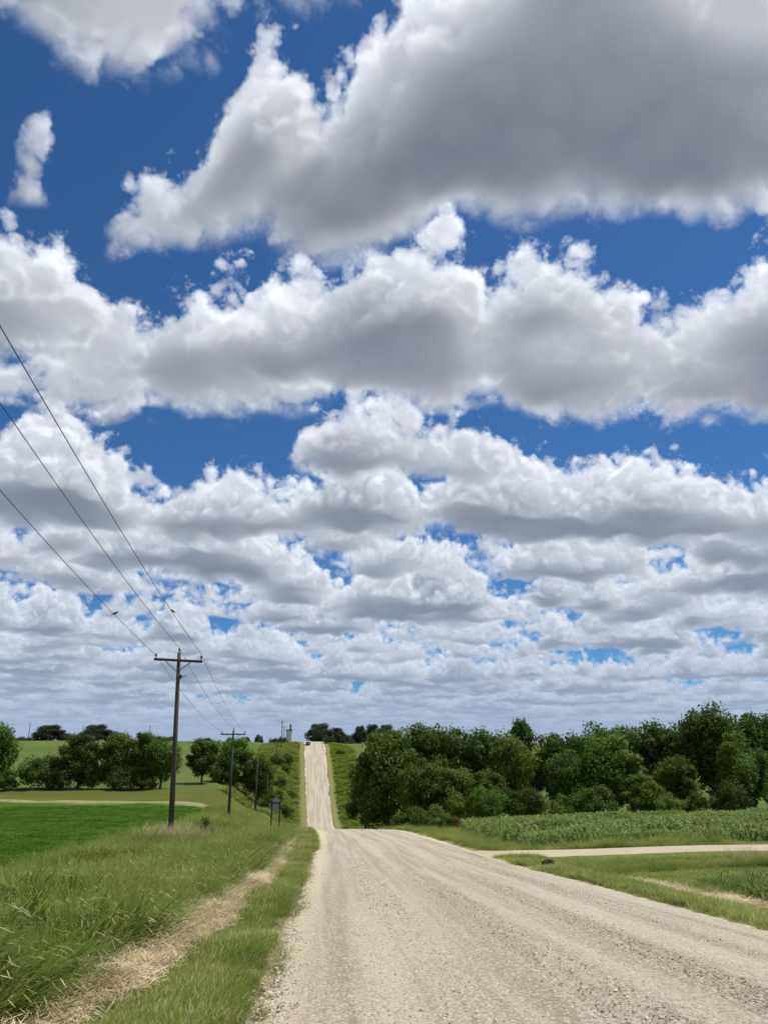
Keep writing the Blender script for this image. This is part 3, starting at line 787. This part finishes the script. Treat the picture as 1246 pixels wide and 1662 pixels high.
def blade_material(name, a, b, tr=.35, hue=.03):
    def f(t):
        p = t.coord(); r = t.rand(); w = t.n('NewGeometry').outputs['Position']
        big = t.noise(w, .55, 2); big2 = t.noise(w, .16, 2)
        c = t.mix(t.ramp(big, .35, .65), a, b)
        h = t.n('HueSaturation'); t.put(h.inputs['Color'], c); t.put(h.inputs['Value'], t.m('MULTIPLY_ADD', r, .5, t.m('MULTIPLY_ADD', big2, .5, .5)))
        t.put(h.inputs['Hue'], t.m('MULTIPLY_ADD', r, hue, .5 - hue / 2))
        t.color(h.outputs[0]); t.translucent(h.outputs[0], tr)
    return material(name, f, .6, .12)
G_TALL = blade_material('grass_tall', (.150, .215, .030), (.245, .275, .060))
G_SEED = blade_material('grass_seed', (.36, .36, .16), (.46, .45, .24), .3)
G_SHORT = blade_material('grass_short', (.150, .225, .022), (.225, .280, .042))
G_LEAF = blade_material('weed_leaf', (.095, .155, .024), (.130, .190, .036), .3)
G_DRY = blade_material('grass_dry', (.42, .35, .19), (.52, .44, .26), .2)
G_STRAW = blade_material('straw', (.50, .39, .235), (.74, .62, .43), .1, .015)
G_DARK = blade_material('dark_weed', (.055, .035, .020), (.090, .055, .030), .1)
G_CORN = blade_material('corn_leaf', (.130, .205, .038), (.195, .265, .066), .3)
G_CROP = blade_material('crop_leaf', (.070, .150, .012), (.100, .185, .018), .3)

rs = np.random.default_rng(21)
def area(n, x0, x1, y0, y1, near=1.0):
    """n random spots, denser towards the camera; x limits are functions of y"""
    u = rs.random(n) ** near
    y = y0 + (y1 - y0) * u
    a, b = x0(y), x1(y)
    x = a + (b - a) * rs.random(n)
    return x, y
def put_down(name, protos, x, y, smin, smax, label=None, tilt=.12, dz=-.02, grow=0.0, near=.6):
    z = ground_z(x, y) + dz
    n = len(x)
    rot = np.stack([rs.normal(0, tilt, n), rs.normal(0, tilt, n), rs.uniform(-.9, .9, n) if grow == 0 else rs.uniform(0, 6.28, n)], 1)
    return scatter(name, protos, np.stack([x, y, z], 1), rot, rs.uniform(smin, smax, n) * np.clip(1 + .26 * vnoise(x, y, 1.3, 77), .55, 1.4) * np.clip(near + (y - 6) * .035, near, 1), label)
left_edge = lambda y: xc(y) - hw(y)
right_edge = lambda y: xc(y) + hw(y)
def vnoise(x, y, k, seed):
    r = np.random.default_rng(seed); out = 0
    for i in range(5):
        a = r.uniform(0, 6.28); q = k * r.uniform(.5, 1.8)
        out = out + np.sin(q * (x * math.cos(a) + y * math.sin(a)) + r.uniform(0, 6.28))
    return out / 2.2


# tall rank grass from the straw to the edge of the green crop
tall = [blades_mesh('tall_tuft', s, 40, .24, .72, .009, .35, [G_TALL, G_SEED], .8, heads=h_) for s, h_ in ((1, .12), (2, .30), (3, .04), (18, .15))]
tall += [blades_mesh('tall_leafy', s, 34, .24, .54, .016, .6, [G_TALL], 1.1) for s in (4, 5)]
weed = [blades_mesh('weed_tuft', s, 22, .20, .48, .046, .5, [G_LEAF], .9) for s in (6, 7)]
x, y = area(17000, lambda y: field_edge(y) - .25, lambda y: straw_mid(y) - straw_half(y) * .8, 5.5, 62, 1.6)
put_down('tall_grass', tall, x, y, .65, 1.35, 'tall seeding grass on the bank between the straw and the green crop', near=.85)
x, y = area(7500, lambda y: field_edge(y) + 1, lambda y: straw_mid(y) - straw_half(y) * .9, 5.5, 34, 1.5)
k = vnoise(x, y, 1.1, 3) > .0
put_down('broad_weeds', weed, x[k], y[k], .7, 1.5, 'broad-leaved dark green weeds in the tall grass', near=.85)
x, y = area(9500, lambda y: left_edge(y) - 13, lambda y: left_edge(y) - 1.6, 58, 118, 1.2)
k = (x > field_edge(y) - .5)
put_down('far_verge_grass', tall, x[k], y[k], .7, 1.15, 'pale seeding grass on the verge round the road sign')
x, y = area(700, lambda y: -1.15 * y ** .72 - .2, lambda y: -3.3 - .06 * y, 7, 15, 1.2)
k = vnoise(x, y, 1.6, 23) > -.3
put_down('leafy_weeds', weed, x[k], y[k], 1.2, 1.9, 'tall leafy weeds at the bottom left of the verge', near=1.0)
# dry tan weeds by the foot of the tall pole
x = rs.normal(-7.0, .55, 260); y = rs.normal(37.2, 1.1, 260)
put_down('pole_foot_weeds', weed, x, y, 1.0, 1.7, 'dark green weeds in front of the foot of the tall utility pole')
x = rs.normal(-7.2, .8, 240); y = rs.normal(40.5, 1.4, 240)
dry = [blades_mesh('dry_tuft', s, 26, .2, .95, .012, .3, [G_DRY, G_SEED], .4, heads=.4) for s in (8, 9)]
put_down('dry_weeds', dry, x, y, .7, 1.15, 'dry tan weeds round the foot of the tall utility pole')

# mown grass between straw and gravel
short = [blades_mesh('short_tuft', s, 40, .16, .19, .008, .5, [G_SHORT, G_DRY], .8, fm=q) for s, q in ((11, (0,)), (12, (0,) * 9 + (1,)), (13, (0, 0, 1)), (19, (0,) * 5 + (1,)))]
x, y = area(15000, lambda y: straw_mid(y) + straw_half(y) * .75, lambda y: left_edge(y) - .16 + .13 * vnoise(y * 0, y, 2.6, 8), 5.5, 46, 1.9)
put_down('verge_grass', short, x, y, .6, 1.15, 'short green grass between the straw and the gravel road')
x, y = area(9000, lambda y: straw_mid(y) + straw_half(y) * .3, lambda y: left_edge(y) + .1, 40, 100, 1.0)
put_down('crest_verge_grass', short, x, y, .8, 1.5, 'short grass beside the gravel road towards the crest')
x, y = area(3800, lambda y: left_edge(y) - .42, lambda y: left_edge(y) + .22, 5.5, 60, 1.6)
k = rs.random(len(x)) > (x - left_edge(y) + .42) / .72
put_down('edge_grass', short[1:], x[k], y[k], .3, .85, 'thin ragged grass thinning out into the gravel along the left road edge', .3)
# mown dry straw lying in a windrow
lying = [blades_mesh('straw_wisp', s, 46, .20, .34, .006, .1, [G_STRAW, G_DRY], .1, True, fm=(0, 0, 0, 1)) for s in (14, 15, 16)]
x, y = area(11000, lambda y: straw_mid(y) - straw_half(y), lambda y: straw_mid(y) + straw_half(y), 5.5, 62, 1.7)
k = vnoise(x * 1.6, y * .6, 1.3, 5) + rs.normal(0, .35, len(x)) > -.35
x, y = x[k], y[k]
edge = np.abs(x - straw_mid(y)) / straw_half(y)
z = ground_z(x, y) + .09 * (1 - edge ** 2) + rs.uniform(0, .05, len(x))
scatter('straw', lying, np.stack([x, y, z], 1), np.stack([rs.normal(0, .25, len(x)), rs.normal(0, .25, len(x)), rs.uniform(0, 6.28, len(x))], 1), rs.uniform(.6, 1.3, len(x)), 'mown dry straw lying in a strip along the left verge')
x, y = area(5200, lambda y: straw_mid(y) - straw_half(y) * 1.3, lambda y: straw_mid(y) + straw_half(y) * 1.3, 5.5, 50, 1.6)
k = vnoise(x * 1.6, y * .6, 1.3, 5) + rs.normal(0, .4, len(x)) < -.2
put_down('straw_gap_grass', short, x[k], y[k], .6, 1.2, 'green grass growing up through the gaps in the straw')

# right verge: mown strip, straw, taller grass up to the lane
right_straw = lambda y: np.interp(y, [10, 18, 22, 26, 32], [9.2, 9.3, 8.75, 8.4, 8.3])
x, y = area(6500, lambda y: right_edge(y) - .12 + .12 * vnoise(y * 0, y, 1.5, 9), lambda y: right_edge(y) + 1.7, 9, 34, 1.3)
put_down('right_verge_grass', short, x, y, .5, 1.0, 'short green grass along the right edge of the gravel road')
x, y = area(2200, lambda y: right_straw(y) - .35, lambda y: right_straw(y) + .35, 11, 24, 1.2)
k = vnoise(x, y, .9, 15) > -.6
put_down('right_straw', lying, x[k], y[k], .6, 1.2, 'strip of dry straw in the right verge', .2, .05, 1)
x, y = area(9000, lambda y: right_straw(y) + .15, lambda y: right_straw(y) + 14 - 0 * y, 11, 33.2, .8)
k = (x < y * .62 + 2) & (vnoise(x, y, .5, 33) > .5 - (y < 26) * .6 )
put_down('right_grass', short, x, y, .5, .95, 'mown green grass between the right straw strip and the field lane')
k &= (y < 30)
put_down('right_tall_grass', tall, x[k], y[k], .35, .7, 'tall grass between the right straw strip and the field lane')
x, y = area(3200, lambda y: right_edge(y) + .2, lambda y: right_edge(y) + 1.9, 24, 33.6, 1.0)
put_down('lane_corner_grass', short, x, y, .5, .9, 'mown grass in the corner between the gravel road and the field lane')
x = rs.uniform(9.2, 12.6, 420); y = rs.uniform(16.5, 22.5, 420)
k = x > 9.6 + (y - 16.5) * .1
put_down('right_leafy_weeds', weed, x[k], y[k], .7, 1.3, 'dark leafy weeds behind the right straw strip at the photo edge')
x = rs.normal(12.1, .28, 34); y = rs.normal(23.0, .4, 34)
put_down('brown_weeds', [blades_mesh('brown_tuft', 17, 24, .18, .45, .028, .6, [G_DARK], .8)], x, y, .6, 1.1, 'dark brown withered weeds below the lane at the right edge of the photo')
x = rs.normal(17.0, 1.0, 90); y = rs.normal(31.6, .5, 90)
put_down('dry_lane_grass', dry, x, y, .25, .5, 'dry tan grass on the near edge of the field lane')
x, y = area(6500, lambda y: right_edge(y) + .1, lambda y: right_edge(y) + 12 + (y - 37) * .15, 37.8, 104, 1.1)
k = (x < np.interp(y, [37, 41, 44, 80, 104], [30, 30, 10.2, 12.6, 20]))
put_down('corn_edge_grass', tall[3:] + short, x[k], y[k], .7, 1.1, 'green grass between the lane, the road and the corn')
x, y = area(2600, lambda y: 8 + 0 * y, lambda y: 44 + 0 * y, 37.7, 40.6, 1.0)
put_down('lane_side_grass', short, x, y, .8, 1.5, 'mown grass strip between the field lane and the corn')

# rough growth on the far slopes beside the road
rough = [blades_mesh('rough_tuft', s, 46, .8, .95, .10, .4, [G_TALL, G_SHORT, G_DRY], .7, fm=q) for s, q in ((51, (0, 1)), (52, (1,)), (53, (0, 2)), (54, (0, 0, 1)))]
x, y = area(7000, lambda y: left_edge(y) - 16, lambda y: left_edge(y) - 2.2, 150, 312, 1.0)
put_down('far_slope_growth', rough, x, y, .35, .95, 'rough weeds and grass on the far slope left of the road', .1, -.05, 1)
x, y = area(4500, lambda y: right_edge(y) + 2.2, lambda y: right_edge(y) + 10, 150, 310, 1.0)
put_down('far_right_growth', rough[1:2] + rough[3:], x, y, .35, .9, 'rough grass on the far slope right of the road', .1, -.05, 1)

# the green crop: low plants close together
crop = [blades_mesh('crop_tuft', s, 60, .45, .20, .022, .5, [G_CROP], .5) for s in (31, 32)]
x, y = area(15000, lambda y: -22 - .42 * y, lambda y: field_edge(y) - .1, 18, 105, 2.6)
k = x > -.52 * y - 6
put_down('crop_plants', crop, x[k], y[k], .7, 1.1, 'low dense bright green crop in the left field', .05)

# corn
def corn_mesh(seed, H):
    r = np.random.default_rng(seed); mb_v, mb_f = [], []
    ph = r.uniform(0, 6.28)
    for i in range(9):
        z0 = H * (.12 + .07 * i); a = ph + i * math.pi + r.normal(0, .35); L_ = H * r.uniform(.55, .8) * (1 - .35 * abs(i - 4.5) / 5); up = r.uniform(.55, .9)
        dx, dy = math.cos(a), math.sin(a); sx, sy = -dy, dx; k = len(mb_v)
        for t, w in ((0, .5), (.3, 1), (.65, .8), (1, .05)):
            b = L_ * t * .85; z = z0 + L_ * (up * t - .95 * t * t * (1.15 - up * .4)) + (.1 * H if i > 6 else 0) * t
            ww = .045 * w
            mb_v += [(dx * b - sx * ww, dy * b - sy * ww, z), (dx * b, dy * b, z - .012 * w), (dx * b + sx * ww, dy * b + sy * ww, z)]
        for c in range(3):
            q = k + 3 * c; mb_f += [(q, q + 1, q + 4, q + 3), (q + 1, q + 2, q + 5, q + 4)]
    k = len(mb_v)
    for z, w in ((-.05, .014), (H * .75, .008)):
        for j in range(4): mb_v.append((w * math.cos(j * 1.57), w * math.sin(j * 1.57), z))
    for j in range(4): mb_f.append((k + j, k + (j + 1) % 4, k + 4 + (j + 1) % 4, k + 4 + j))
    return mesh_data('corn_plant', mb_v, mb_f, [G_CORN])
corn = [corn_mesh(s, .88) for s in (41, 42, 43)]
rows = []
for r_ in range(62):
    yy = 41.2 + r_ * .76
    xl = np.interp(yy, [41, 44, 60, 80, 90], [10.6, 10.3, 10.4, 12.8, 16]); xr = .60 * yy + 6
    xx = np.arange(xl, xr, .21); rows.append(np.stack([xx + rs.normal(0, .03, len(xx)), yy + rs.normal(0, .05, len(xx))], 1))
cx = np.concatenate(rows)
cx = cx[(cx[:, 1] < 86)]
first = rs.permutation(np.arange(300))
for i in range(300):
    px_, py_ = cx[i]
    o = link('corn_plant', corn[i % 3], None, (px_, py_, float(ground_z(px_, py_)) - .02), (0, 0, rs.uniform(0, 6.28)), (rs.uniform(.8, 1.1),) * 3)
    tag(o, 'young green corn plant in the rows nearest the field lane', 'corn plant', 'corn plants in the rows nearest the lane')
rest = cx[300:]
put_down('cornfield', corn, rest[:, 0], rest[:, 1], .8, 1.15, 'rows of young corn between the field lane and the wood', .05, -.02, 1)

# loose stones on the gravel road
def stone_mesh(seed):
    r = random.Random(seed); bm = bmesh.new(); bmesh.ops.create_icosphere(bm, subdivisions=1, radius=1)
    for v in bm.verts: v.co *= r.uniform(.7, 1.25); v.co.z *= .62
    me = D.meshes.new('stone'); bm.to_mesh(me); bm.free(); me.materials.append(STONE); return me
def m_stone(t):
    r = t.rand()
    c = t.mix(t.ramp(r, .25, .45), (.28, .24, .185), (.44, .39, .305)); c = t.mix(t.ramp(r, .55, .9), c, (.60, .55, .47))
    t.color(c)
STONE = material('stone', m_stone, .9, .2)
stones = [stone_mesh(s) for s in range(4)]
x, y = area(48000, lambda y: left_edge(y) + .45, lambda y: right_edge(y) - .1, 6.5, 34, 2.0)
k = (x < .6 * y + 1) & (vnoise(x * 2.2, y * .12, 1.6, 12) * 1.1 + rs.normal(0, .8, len(x)) > -.35)
x, y = x[k], y[k]
u = (x - xc(y)) / hw(y)
z = ground_z(x, y) + .04 + .08 * (1 - u * u) - .008
s = np.exp(rs.normal(math.log(.0070), .40, len(x)))
scatter('gravel', stones, np.stack([x, y, z], 1), rs.uniform(0, 6.28, (len(x), 3)) * np.array([.1, .1, 1]), s, 'loose grey and tan stones on the gravel road')
x, y = area(9000, lambda y: left_edge(y) - .45, lambda y: left_edge(y) + .6, 6.5, 30, 1.9)
scatter('edge_gravel', stones, np.stack([x, y, ground_z(x, y) + np.where(x > left_edge(y) + .03, .055, .0)], 1), rs.uniform(0, 6.28, (len(x), 3)) * np.array([.1, .1, 1]), np.exp(rs.normal(math.log(.0075), .45, len(x))), 'loose pale stones spilling off the left edge of the gravel road')

# ------------------------------------------------------------------ utility poles, wires, birds
def m_wood(t):
    p = t.coord(); a = t.noise(t.scale(p, (14, 14, .8)), 1.5, 4, .7)
    t.color(t.mix(a, (.040, .033, .027), (.125, .108, .090))); t.bump(a, .5, .02)
WOOD = material('pole_wood', m_wood)
METAL = material('dark_metal', lambda t: t.color((.07, .072, .075)), .5, .4)
PORC = material('insulator_glaze', lambda t: t.color((.045, .035, .032)), .25, .5)
WIRE = material('wire', lambda t: t.color((.05, .052, .055)), .5, .4)

ARM = 1.16
def make_pole(H):
    """a pole H metres high with one crossarm, two braces and three insulators"""
    parts = {}
    mb = MB(); mb.tube([(0, 0, -1), (0, 0, H * .5), (0, 0, H)], [.150, .122, .095], 12); parts['shaft'] = (mb.data('shaft', WOOD, True), (0, 0, 0))
    mb = MB(); mb.box((0, 0, 0), (2 * ARM + .16, .10, .125)); parts['crossarm'] = (mb.data('crossarm', WOOD), (0, -.17, H - .42))
    for s in (-1, 1):
        mb = MB(); mb.tube([(s * .66, 0, -.05), (s * .05, .03, -.55)], .022, 6); parts['brace%d' % s] = (mb.data('brace', METAL), (0, -.16, H - .42))
    prof = [(0, .018), (.10, .018), (.10, .05), (.14, .065), (.16, .035), (.19, .055), (.23, .04), (.25, .015)]
    for i, (x, y, z) in enumerate(((-ARM, -.17, H - .36), (0, 0, H - .02), (ARM, -.17, H - .36))):
        mb = MB(); mb.lathe(prof, (0, 0, 0), 10); parts['ins%d' % i] = (mb.data('insulator', PORC, True), (x, y, z))
    mb = MB(); mb.tube([(0, 0, 0), (.26, -.02, -.03), (.30, -.02, .06)], .025, 6); mb.box((.05, 0, -.01), (.1, .06, .2)); parts['bracket'] = (mb.data('bracket', METAL), (.10, -.05, H - 1.20))
    return parts
POLES = {}
proto = make_pole(9.0)
def tips(root):
    m = root.matrix_basis
    return [m @ Vector(p) for p in ((-ARM, -.17, 9 - .12), (0, 0, 9 + .22), (ARM, -.17, 9 - .12))]
PG = 'utility poles along the left side of the gravel road'
def pole(n, x, y, ztop, label, tilt=0.0, armtilt=0.0, zrot=0.0):
    zb = float(ground_z(x, y)); k = (ztop - zb) / 9.0
    o = link('utility_pole', None, None, (x, y, zb), (0, tilt, zrot), (1, 1, k))
    for nm, (me, loc) in proto.items():
        base = 'insulator' if nm[:3] == 'ins' else ('brace' if nm.startswith('brace') else nm)
        c = link(base, me, o, loc)
        if nm != 'shaft': c.scale = (1, 1, 1 / k)
        if armtilt and base != 'shaft' and base != 'bracket' and nm != 'ins1':
            c.rotation_euler = (0, armtilt, 0); c.location = (loc[0] * math.cos(armtilt), loc[1], loc[2] - loc[0] * math.sin(armtilt) / k)
    tag(o, label, 'utility pole', PG)
    POLES[n] = o
    return o
pole(0, -6.30, 0.0, 9.75, 'utility pole beside the camera, holding the near end of the wires')
pole(1, -7.66, 41.0, 6.98, 'tall dark utility pole nearest in view, standing at the edge of the green crop', -.033, .075)
pole(2, -9.88, 82.0, 4.55, 'second utility pole with crossarm, in front of the dense hedge row pair')
pole(3, -10.96, 123.0, 1.75, 'third utility pole, dark against the right end of the hedge row')
pole(4, -12.51, 164.0, -1.15, 'thin far utility pole just left of the road sign')
pole(5, -14.33, 205.0, -0.05, 'thin far utility pole directly above the road sign')
pole(6, -16.22, 246.0, 7.0, 'far utility pole partway up the hill against the green slope')
pole(7, -17.49, 287.0, 15.3, 'utility pole standing tallest against the sky at the hill top')
pole(8, -19.14, 328.0, 15.0, 'utility pole on the skyline just right of the tallest hill top pole')

def wire(a, b, sag, label, name='power_line', rad=.011):
    pts = [a.lerp(b, t) - Vector((0, 0, 4 * sag * t * (1 - t))) for t in [i / 24 for i in range(25)]]
    mb = MB(); mb.tube(pts, rad, 5)
    return tag(link(name, mb.data(name, WIRE, True)), label, 'power line', 'power lines along the road'), pts
bpy.context.view_layer.update()
T = {n: tips(o) for n, o in POLES.items()}
spans = {}
for k, nm in enumerate(('left', 'middle', 'right')):
    spans[k] = wire(T[1][k], T[0][k], .44, {0: 'lowest overhead power line, from the left arm of the tall pole, carrying a bird',
        1: 'middle power line overhead, running from the top of the tall pole', 2: 'highest overhead power line, from the right arm of the tall pole, carrying a bird'}[k])[1]
    wire(T[1][k], T[2][k], .5, 'power line from the %s of the tall pole to the second pole' % ('left arm', 'top', 'right arm')[k], rad=.010)
    wire(T[2][k], T[3][k], .5, 'power line from the %s of the second pole to the third pole' % ('left arm', 'top', 'right arm')[k], rad=.009)
    wire(T[3][k], T[4][k], .5, 'power line from the %s of the third pole to the far pole' % ('left arm', 'top', 'right arm')[k], rad=.009)

BIRD = material('dark_feathers', lambda t: t.color(t.mix(t.noise(t.coord(), 30, 2), (.018, .018, .022), (.05, .048, .05))), .6, .3)
def bird(pts, y, label, rz):
    p = min(pts, key=lambda q: abs(q.y - y)); q = min((u for u in pts if u is not p), key=lambda u: abs(u.y - y))
    t = (y - p.y) / (q.y - p.y); p = p.lerp(q, t) + Vector((0, 0, .012))
    mb = MB()
    # body from tail to beak, one tapering tube
    mb.tube([(-.165, 0, -.02), (-.10, 0, .03), (-.055, 0, .052), (0, 0, .075), (.05, 0, .10), (.078, 0, .128), (.10, 0, .142), (.122, 0, .142), (.15, 0, .136)],
            [.012, .020, .036, .047, .042, .028, .030, .022, .003], 10)
    for s in (-1, 1):
        mb.add([(.05, s * .042, .10), (.0, s * .05, .10), (-.12, s * .022, .03), (-.09, s * .02, .015), (.02, s * .045, .06)], [(0, 1, 2, 3, 4)])
        mb.tube([(.0, s * .014, .035), (.004, s * .014, -.005)], .005, 5)
        mb.tube([(-.01, s * .014, -.004), (.02, s * .014, -.004)], .004, 5)
    return tag(link('bird', mb.data('bird', BIRD, True), None, p, (0, 0, rz), (.9,) * 3), label, 'bird', 'birds perched on the power lines')
bird(spans[0], 31.25, 'dark bird perched on the lowest overhead power line', .1)
bird(spans[2], 31.0, 'dark bird perched on the highest overhead power line', 2.6)

# ------------------------------------------------------------------ road sign seen from behind
POST = material('sign_post', lambda t: t.color(t.mix(t.noise(t.coord(), 20, 3), (.018, .020, .018), (.045, .045, .040))), .6, .3)
ALU = material('sign_back', lambda t: t.color(t.mix(t.noise(t.coord(), 3, 3), (.24, .25, .225), (.32, .325, .295))), .55, .4)
sx, sy = -3.88, 60.0; sz = float(ground_z(sx, sy))
o = link('road_sign', None, None, (sx, sy, sz)); tag(o, 'back of a grey diamond road sign on two dark posts left of the road', 'road sign')
for s in (-1, 1):
    h = -1.20 - sz + (0 if s < 0 else -.02)
    mb = MB(); mb.box((0, 0, h / 2 - .2), (.065, .035, h + .4)); mb.box((-.035, -.02, h / 2 - .2), (.012, .06, h + .4)); mb.box((.035, -.02, h / 2 - .2), (.012, .06, h + .4))
    link('post', mb.data('post', POST), o, (s * .29, 0, 0))
mb = MB(); mb.box((0, 0, 0), (.70, .03, .085)); link('crossbar', mb.data('crossbar', POST), o, (0, -.03, -1.32 - sz))
mb = MB(); w_ = .53
pts = [(0, w_), (w_, 0), (0, -w_), (-w_, 0)]; rp = []
for i in range(4):
    a, b, c = Vector(pts[i - 1]), Vector(pts[i]), Vector(pts[(i + 1) % 4])
    for t in (0, .5, 1): rp.append((b + (a - b) * .09).lerp(b, t).lerp(b.lerp(b + (c - b) * .09, t), t))
n = len(rp); mb.add([(p.x, d, p.y) for d in (-.004, .004) for p in rp], [tuple(range(n)), tuple(range(n, 2 * n))[::-1]] + [(i, n + i, n + (i + 1) % n, (i + 1) % n) for i in range(n)])
link('sign_panel', mb.data('sign_panel', ALU), o, (0, .035, -1.42 - sz))
mb = MB(); mb.box((0, 0, 0), (.16, .03, .13)); link('marker_plate', mb.data('marker_plate', POST), o, (.25, -.035, -1.95 - sz))

# ------------------------------------------------------------------ the car topping the far hill
PAINT = material('silver_paint', lambda t: t.color((.80, .79, .77)), .3, .5)
GLASS = material('car_glass', lambda t: t.color((.02, .024, .028)), .08, .5)
RUB = material('tyre_rubber', lambda t: t.color((.02, .02, .02)), .8, .2)
LAMP = material('lamp_lens', lambda t: t.color((.75, .75, .72)), .15, .5)
def build_car(x, y):
    z = float(ground_z(x, y)) + .10; slope = math.atan2(float(ground_z(x, y + 2) - ground_z(x, y - 2)), 4)
    o = link('car', None, None, (x, y, z), (slope, 0, math.pi + .036)); tag(o, 'silver car coming over the top of the far hill road', 'car')
    prof = [(-2.15, .35), (-2.2, .8), (-2.1, 1.0), (-1.2, 1.02), (-.9, 1.05), (.9, 1.08), (1.5, 1.0), (2.0, .9), (2.2, .72), (2.18, .35)]   # (along, up), nose at +y
    def loft(prof, half, inset=0.0):
        v = []; n = len(prof)
        for s in (-1, 1):
            for (a, b) in prof: v.append((s * half, a, b))
        return v, [tuple(range(n))[::-1], tuple(range(n, 2 * n))] + [(i, (i + 1) % n, n + (i + 1) % n, n + i) for i in range(n)]
    mb = MB(); mb.add(*loft(prof, .88)); body = mb.data('body', PAINT); link('body', body, o)
    cab = [(-1.75, 1.0), (-1.35, 1.52), (.25, 1.55), (1.0, 1.05)]
    v = [];
    for s in (-1, 1):
        for a, b in cab: v.append((s * (.80 if b < 1.2 else .64), a, b))
    mb = MB(); mb.add(v, [(3, 2, 1, 0), (4, 5, 6, 7), (0, 1, 5, 4), (1, 2, 6, 5), (2, 3, 7, 6)]); link('cabin', mb.data('cabin', PAINT), o)
    mb = MB(); mb.add([(-.70, .90, 1.13), (.70, .90, 1.13), (.58, .32, 1.52), (-.58, .32, 1.52)], [(0, 1, 2, 3)]); link('windscreen', mb.data('windscreen', GLASS), o, (0, .012, .012))
    for s in (-1, 1):
        mb = MB(); mb.add([(s * .77, .75, 1.14), (s * .66, .22, 1.50), (s * .66, -1.25, 1.48), (s * .77, -1.5, 1.14)], [(0, 1, 2, 3)]); link('side_window', mb.data('side_window', GLASS), o, (s * .012, 0, 0))
        mb = MB(); mb.box((0, 0, 0), (.36, .06, .14)); link('headlight', mb.data('headlight', LAMP), o, (s * .62, 2.185, .74))
        mb = MB(); mb.box((0, 0, 0), (.16, .10, .10)); link('mirror', mb.data('mirror', PAINT), o, (s * .95, .72, 1.12))
        for a in (-1.35, 1.4):
            mb = MB(); mb.tube([(-.11, 0, 0), (.11, 0, 0)], .33, 14); w = link('wheel', mb.data('wheel', RUB), o, (s * .80, a, .33))
            mb = MB(); mb.tube([(-.115, 0, 0), (.115, 0, 0)], .20, 10); link('rim', mb.data('rim', PAINT), w)
    mb = MB(); mb.box((0, 0, 0), (1.3, .07, .22)); link('grille', mb.data('grille', RUB), o, (0, 2.20, .55))
    mb = MB(); mb.box((0, 0, 0), (1.74, .12, .18)); link('bumper', mb.data('bumper', METAL), o, (0, 2.18, .36))
build_car(-8.6, 306)

# ------------------------------------------------------------------ far grain elevator and horizon poles
CONC = material('pale_sheet_metal', lambda t: t.color(t.mix(t.noise(t.scale(t.coord(), (1, 1, .1)), .6, 2), (.52, .56, .60), (.62, .66, .70))), .7, .3)
DROOF = material('grey_roof', lambda t: t.color((.16, .18, .20)), .8)
z = float(ground_z(-36.3, 700))
o = link('grain_elevator', None, None, (-36.3, 700, z)); tag(o, 'far pale grain elevator with a narrow headhouse tower on the skyline', 'grain elevator')
hb = 27.6 - z
mb = MB()
for i, bx in enumerate((-1.7, 0, 1.7)): mb.tube([(bx, 0, -2), (bx, 0, hb - .8)], .95, 14)
link('silo', mb.data('silo', CONC), o)
mb = MB(); mb.box((0, 0, hb - .5), (6.0, 2.6, .9)); link('gallery', mb.data('gallery', DROOF), o)
mb = MB(); mb.box((1.0, 0, hb + 1.9), (1.5, 1.8, 3.8)); link('headhouse', mb.data('headhouse', DROOF), o)
mb = MB(); mb.add([(.1, -1.0, hb + 3.8), (1.9, -1.0, hb + 3.8), (1.9, 1.0, hb + 3.8), (.1, 1.0, hb + 3.8), (1.0, -1.0, hb + 4.5), (1.0, 1.0, hb + 4.5)], [(0, 1, 4), (2, 3, 5), (1, 2, 5, 4), (3, 0, 4, 5)]); link('roof', mb.data('roof', DROOF), o)
for x, y, zt, lab in [(-165, 450, 21.6, 'thin far pole on the skyline near the left edge, before the large tree clump'), (-136.3, 450, 20.0, 'thin far pole on the skyline rising beside the clump behind the hedge row'),
                      (-100, 450, 20.1, 'thin far pole on the skyline between the hedge row and the tall utility pole')]:
    zb = float(ground_z(x, y)); h = zt - zb
    o = link('skyline_pole', None, None, (x, y, zb)); tag(o, lab, 'pole', 'thin far poles on the skyline')
    mb = MB(); mb.tube([(0, 0, -1), (0, 0, h)], [.22, .15], 8); link('shaft', mb.data('shaft', WOOD), o)
    mb = MB(); mb.lathe([(0, .03), (.1, .06), (.25, .09), (.32, .02)], (0, 0, h), 8); link('insulator', mb.data('insulator', PORC), o)

# ------------------------------------------------------------------ small things in the right verge
def m_rock(t):
    p = t.coord(); a = t.noise(p, 9, 4, .7); t.color(t.mix(a, (.022, .016, .012), (.085, .062, .045))); t.bump(a, 1., .05)
ROCK = material('dark_earth', m_rock)
r = random.Random(4); bm = bmesh.new(); bmesh.ops.create_icosphere(bm, subdivisions=3, radius=.17)
for v in bm.verts:
    n_ = mnoise.fractal(v.co * 9, 1.0, 2.0, 4); v.co *= 1 + .35 * n_; v.co.x *= 1.3; v.co.z *= .75
me = D.meshes.new('clod'); bm.to_mesh(me); bm.free(); me.materials.append(ROCK)
tag(link('earth_clod', me, None, (7.35, 27.6, float(ground_z(7.35, 27.6)) + .16)), 'dark brown clod of earth lying in the grass by the right road edge', 'clod')
mb = MB(); mb.tube([(0, 0, -.1), (.01, 0, .3), (.0, 0, .42)], [.03, .028, .022], 7)
z = float(ground_z(9.35, 38.4))
tag(link('marker_stake', mb.data('marker_stake', material('pale_stake', lambda t: t.color(t.mix(t.noise(t.coord(), 12, 3), (.45, .43, .30), (.62, .60, .45))))), None, (9.35, 38.4, z)), 'short pale marker stake on the far edge of the field lane', 'stake')
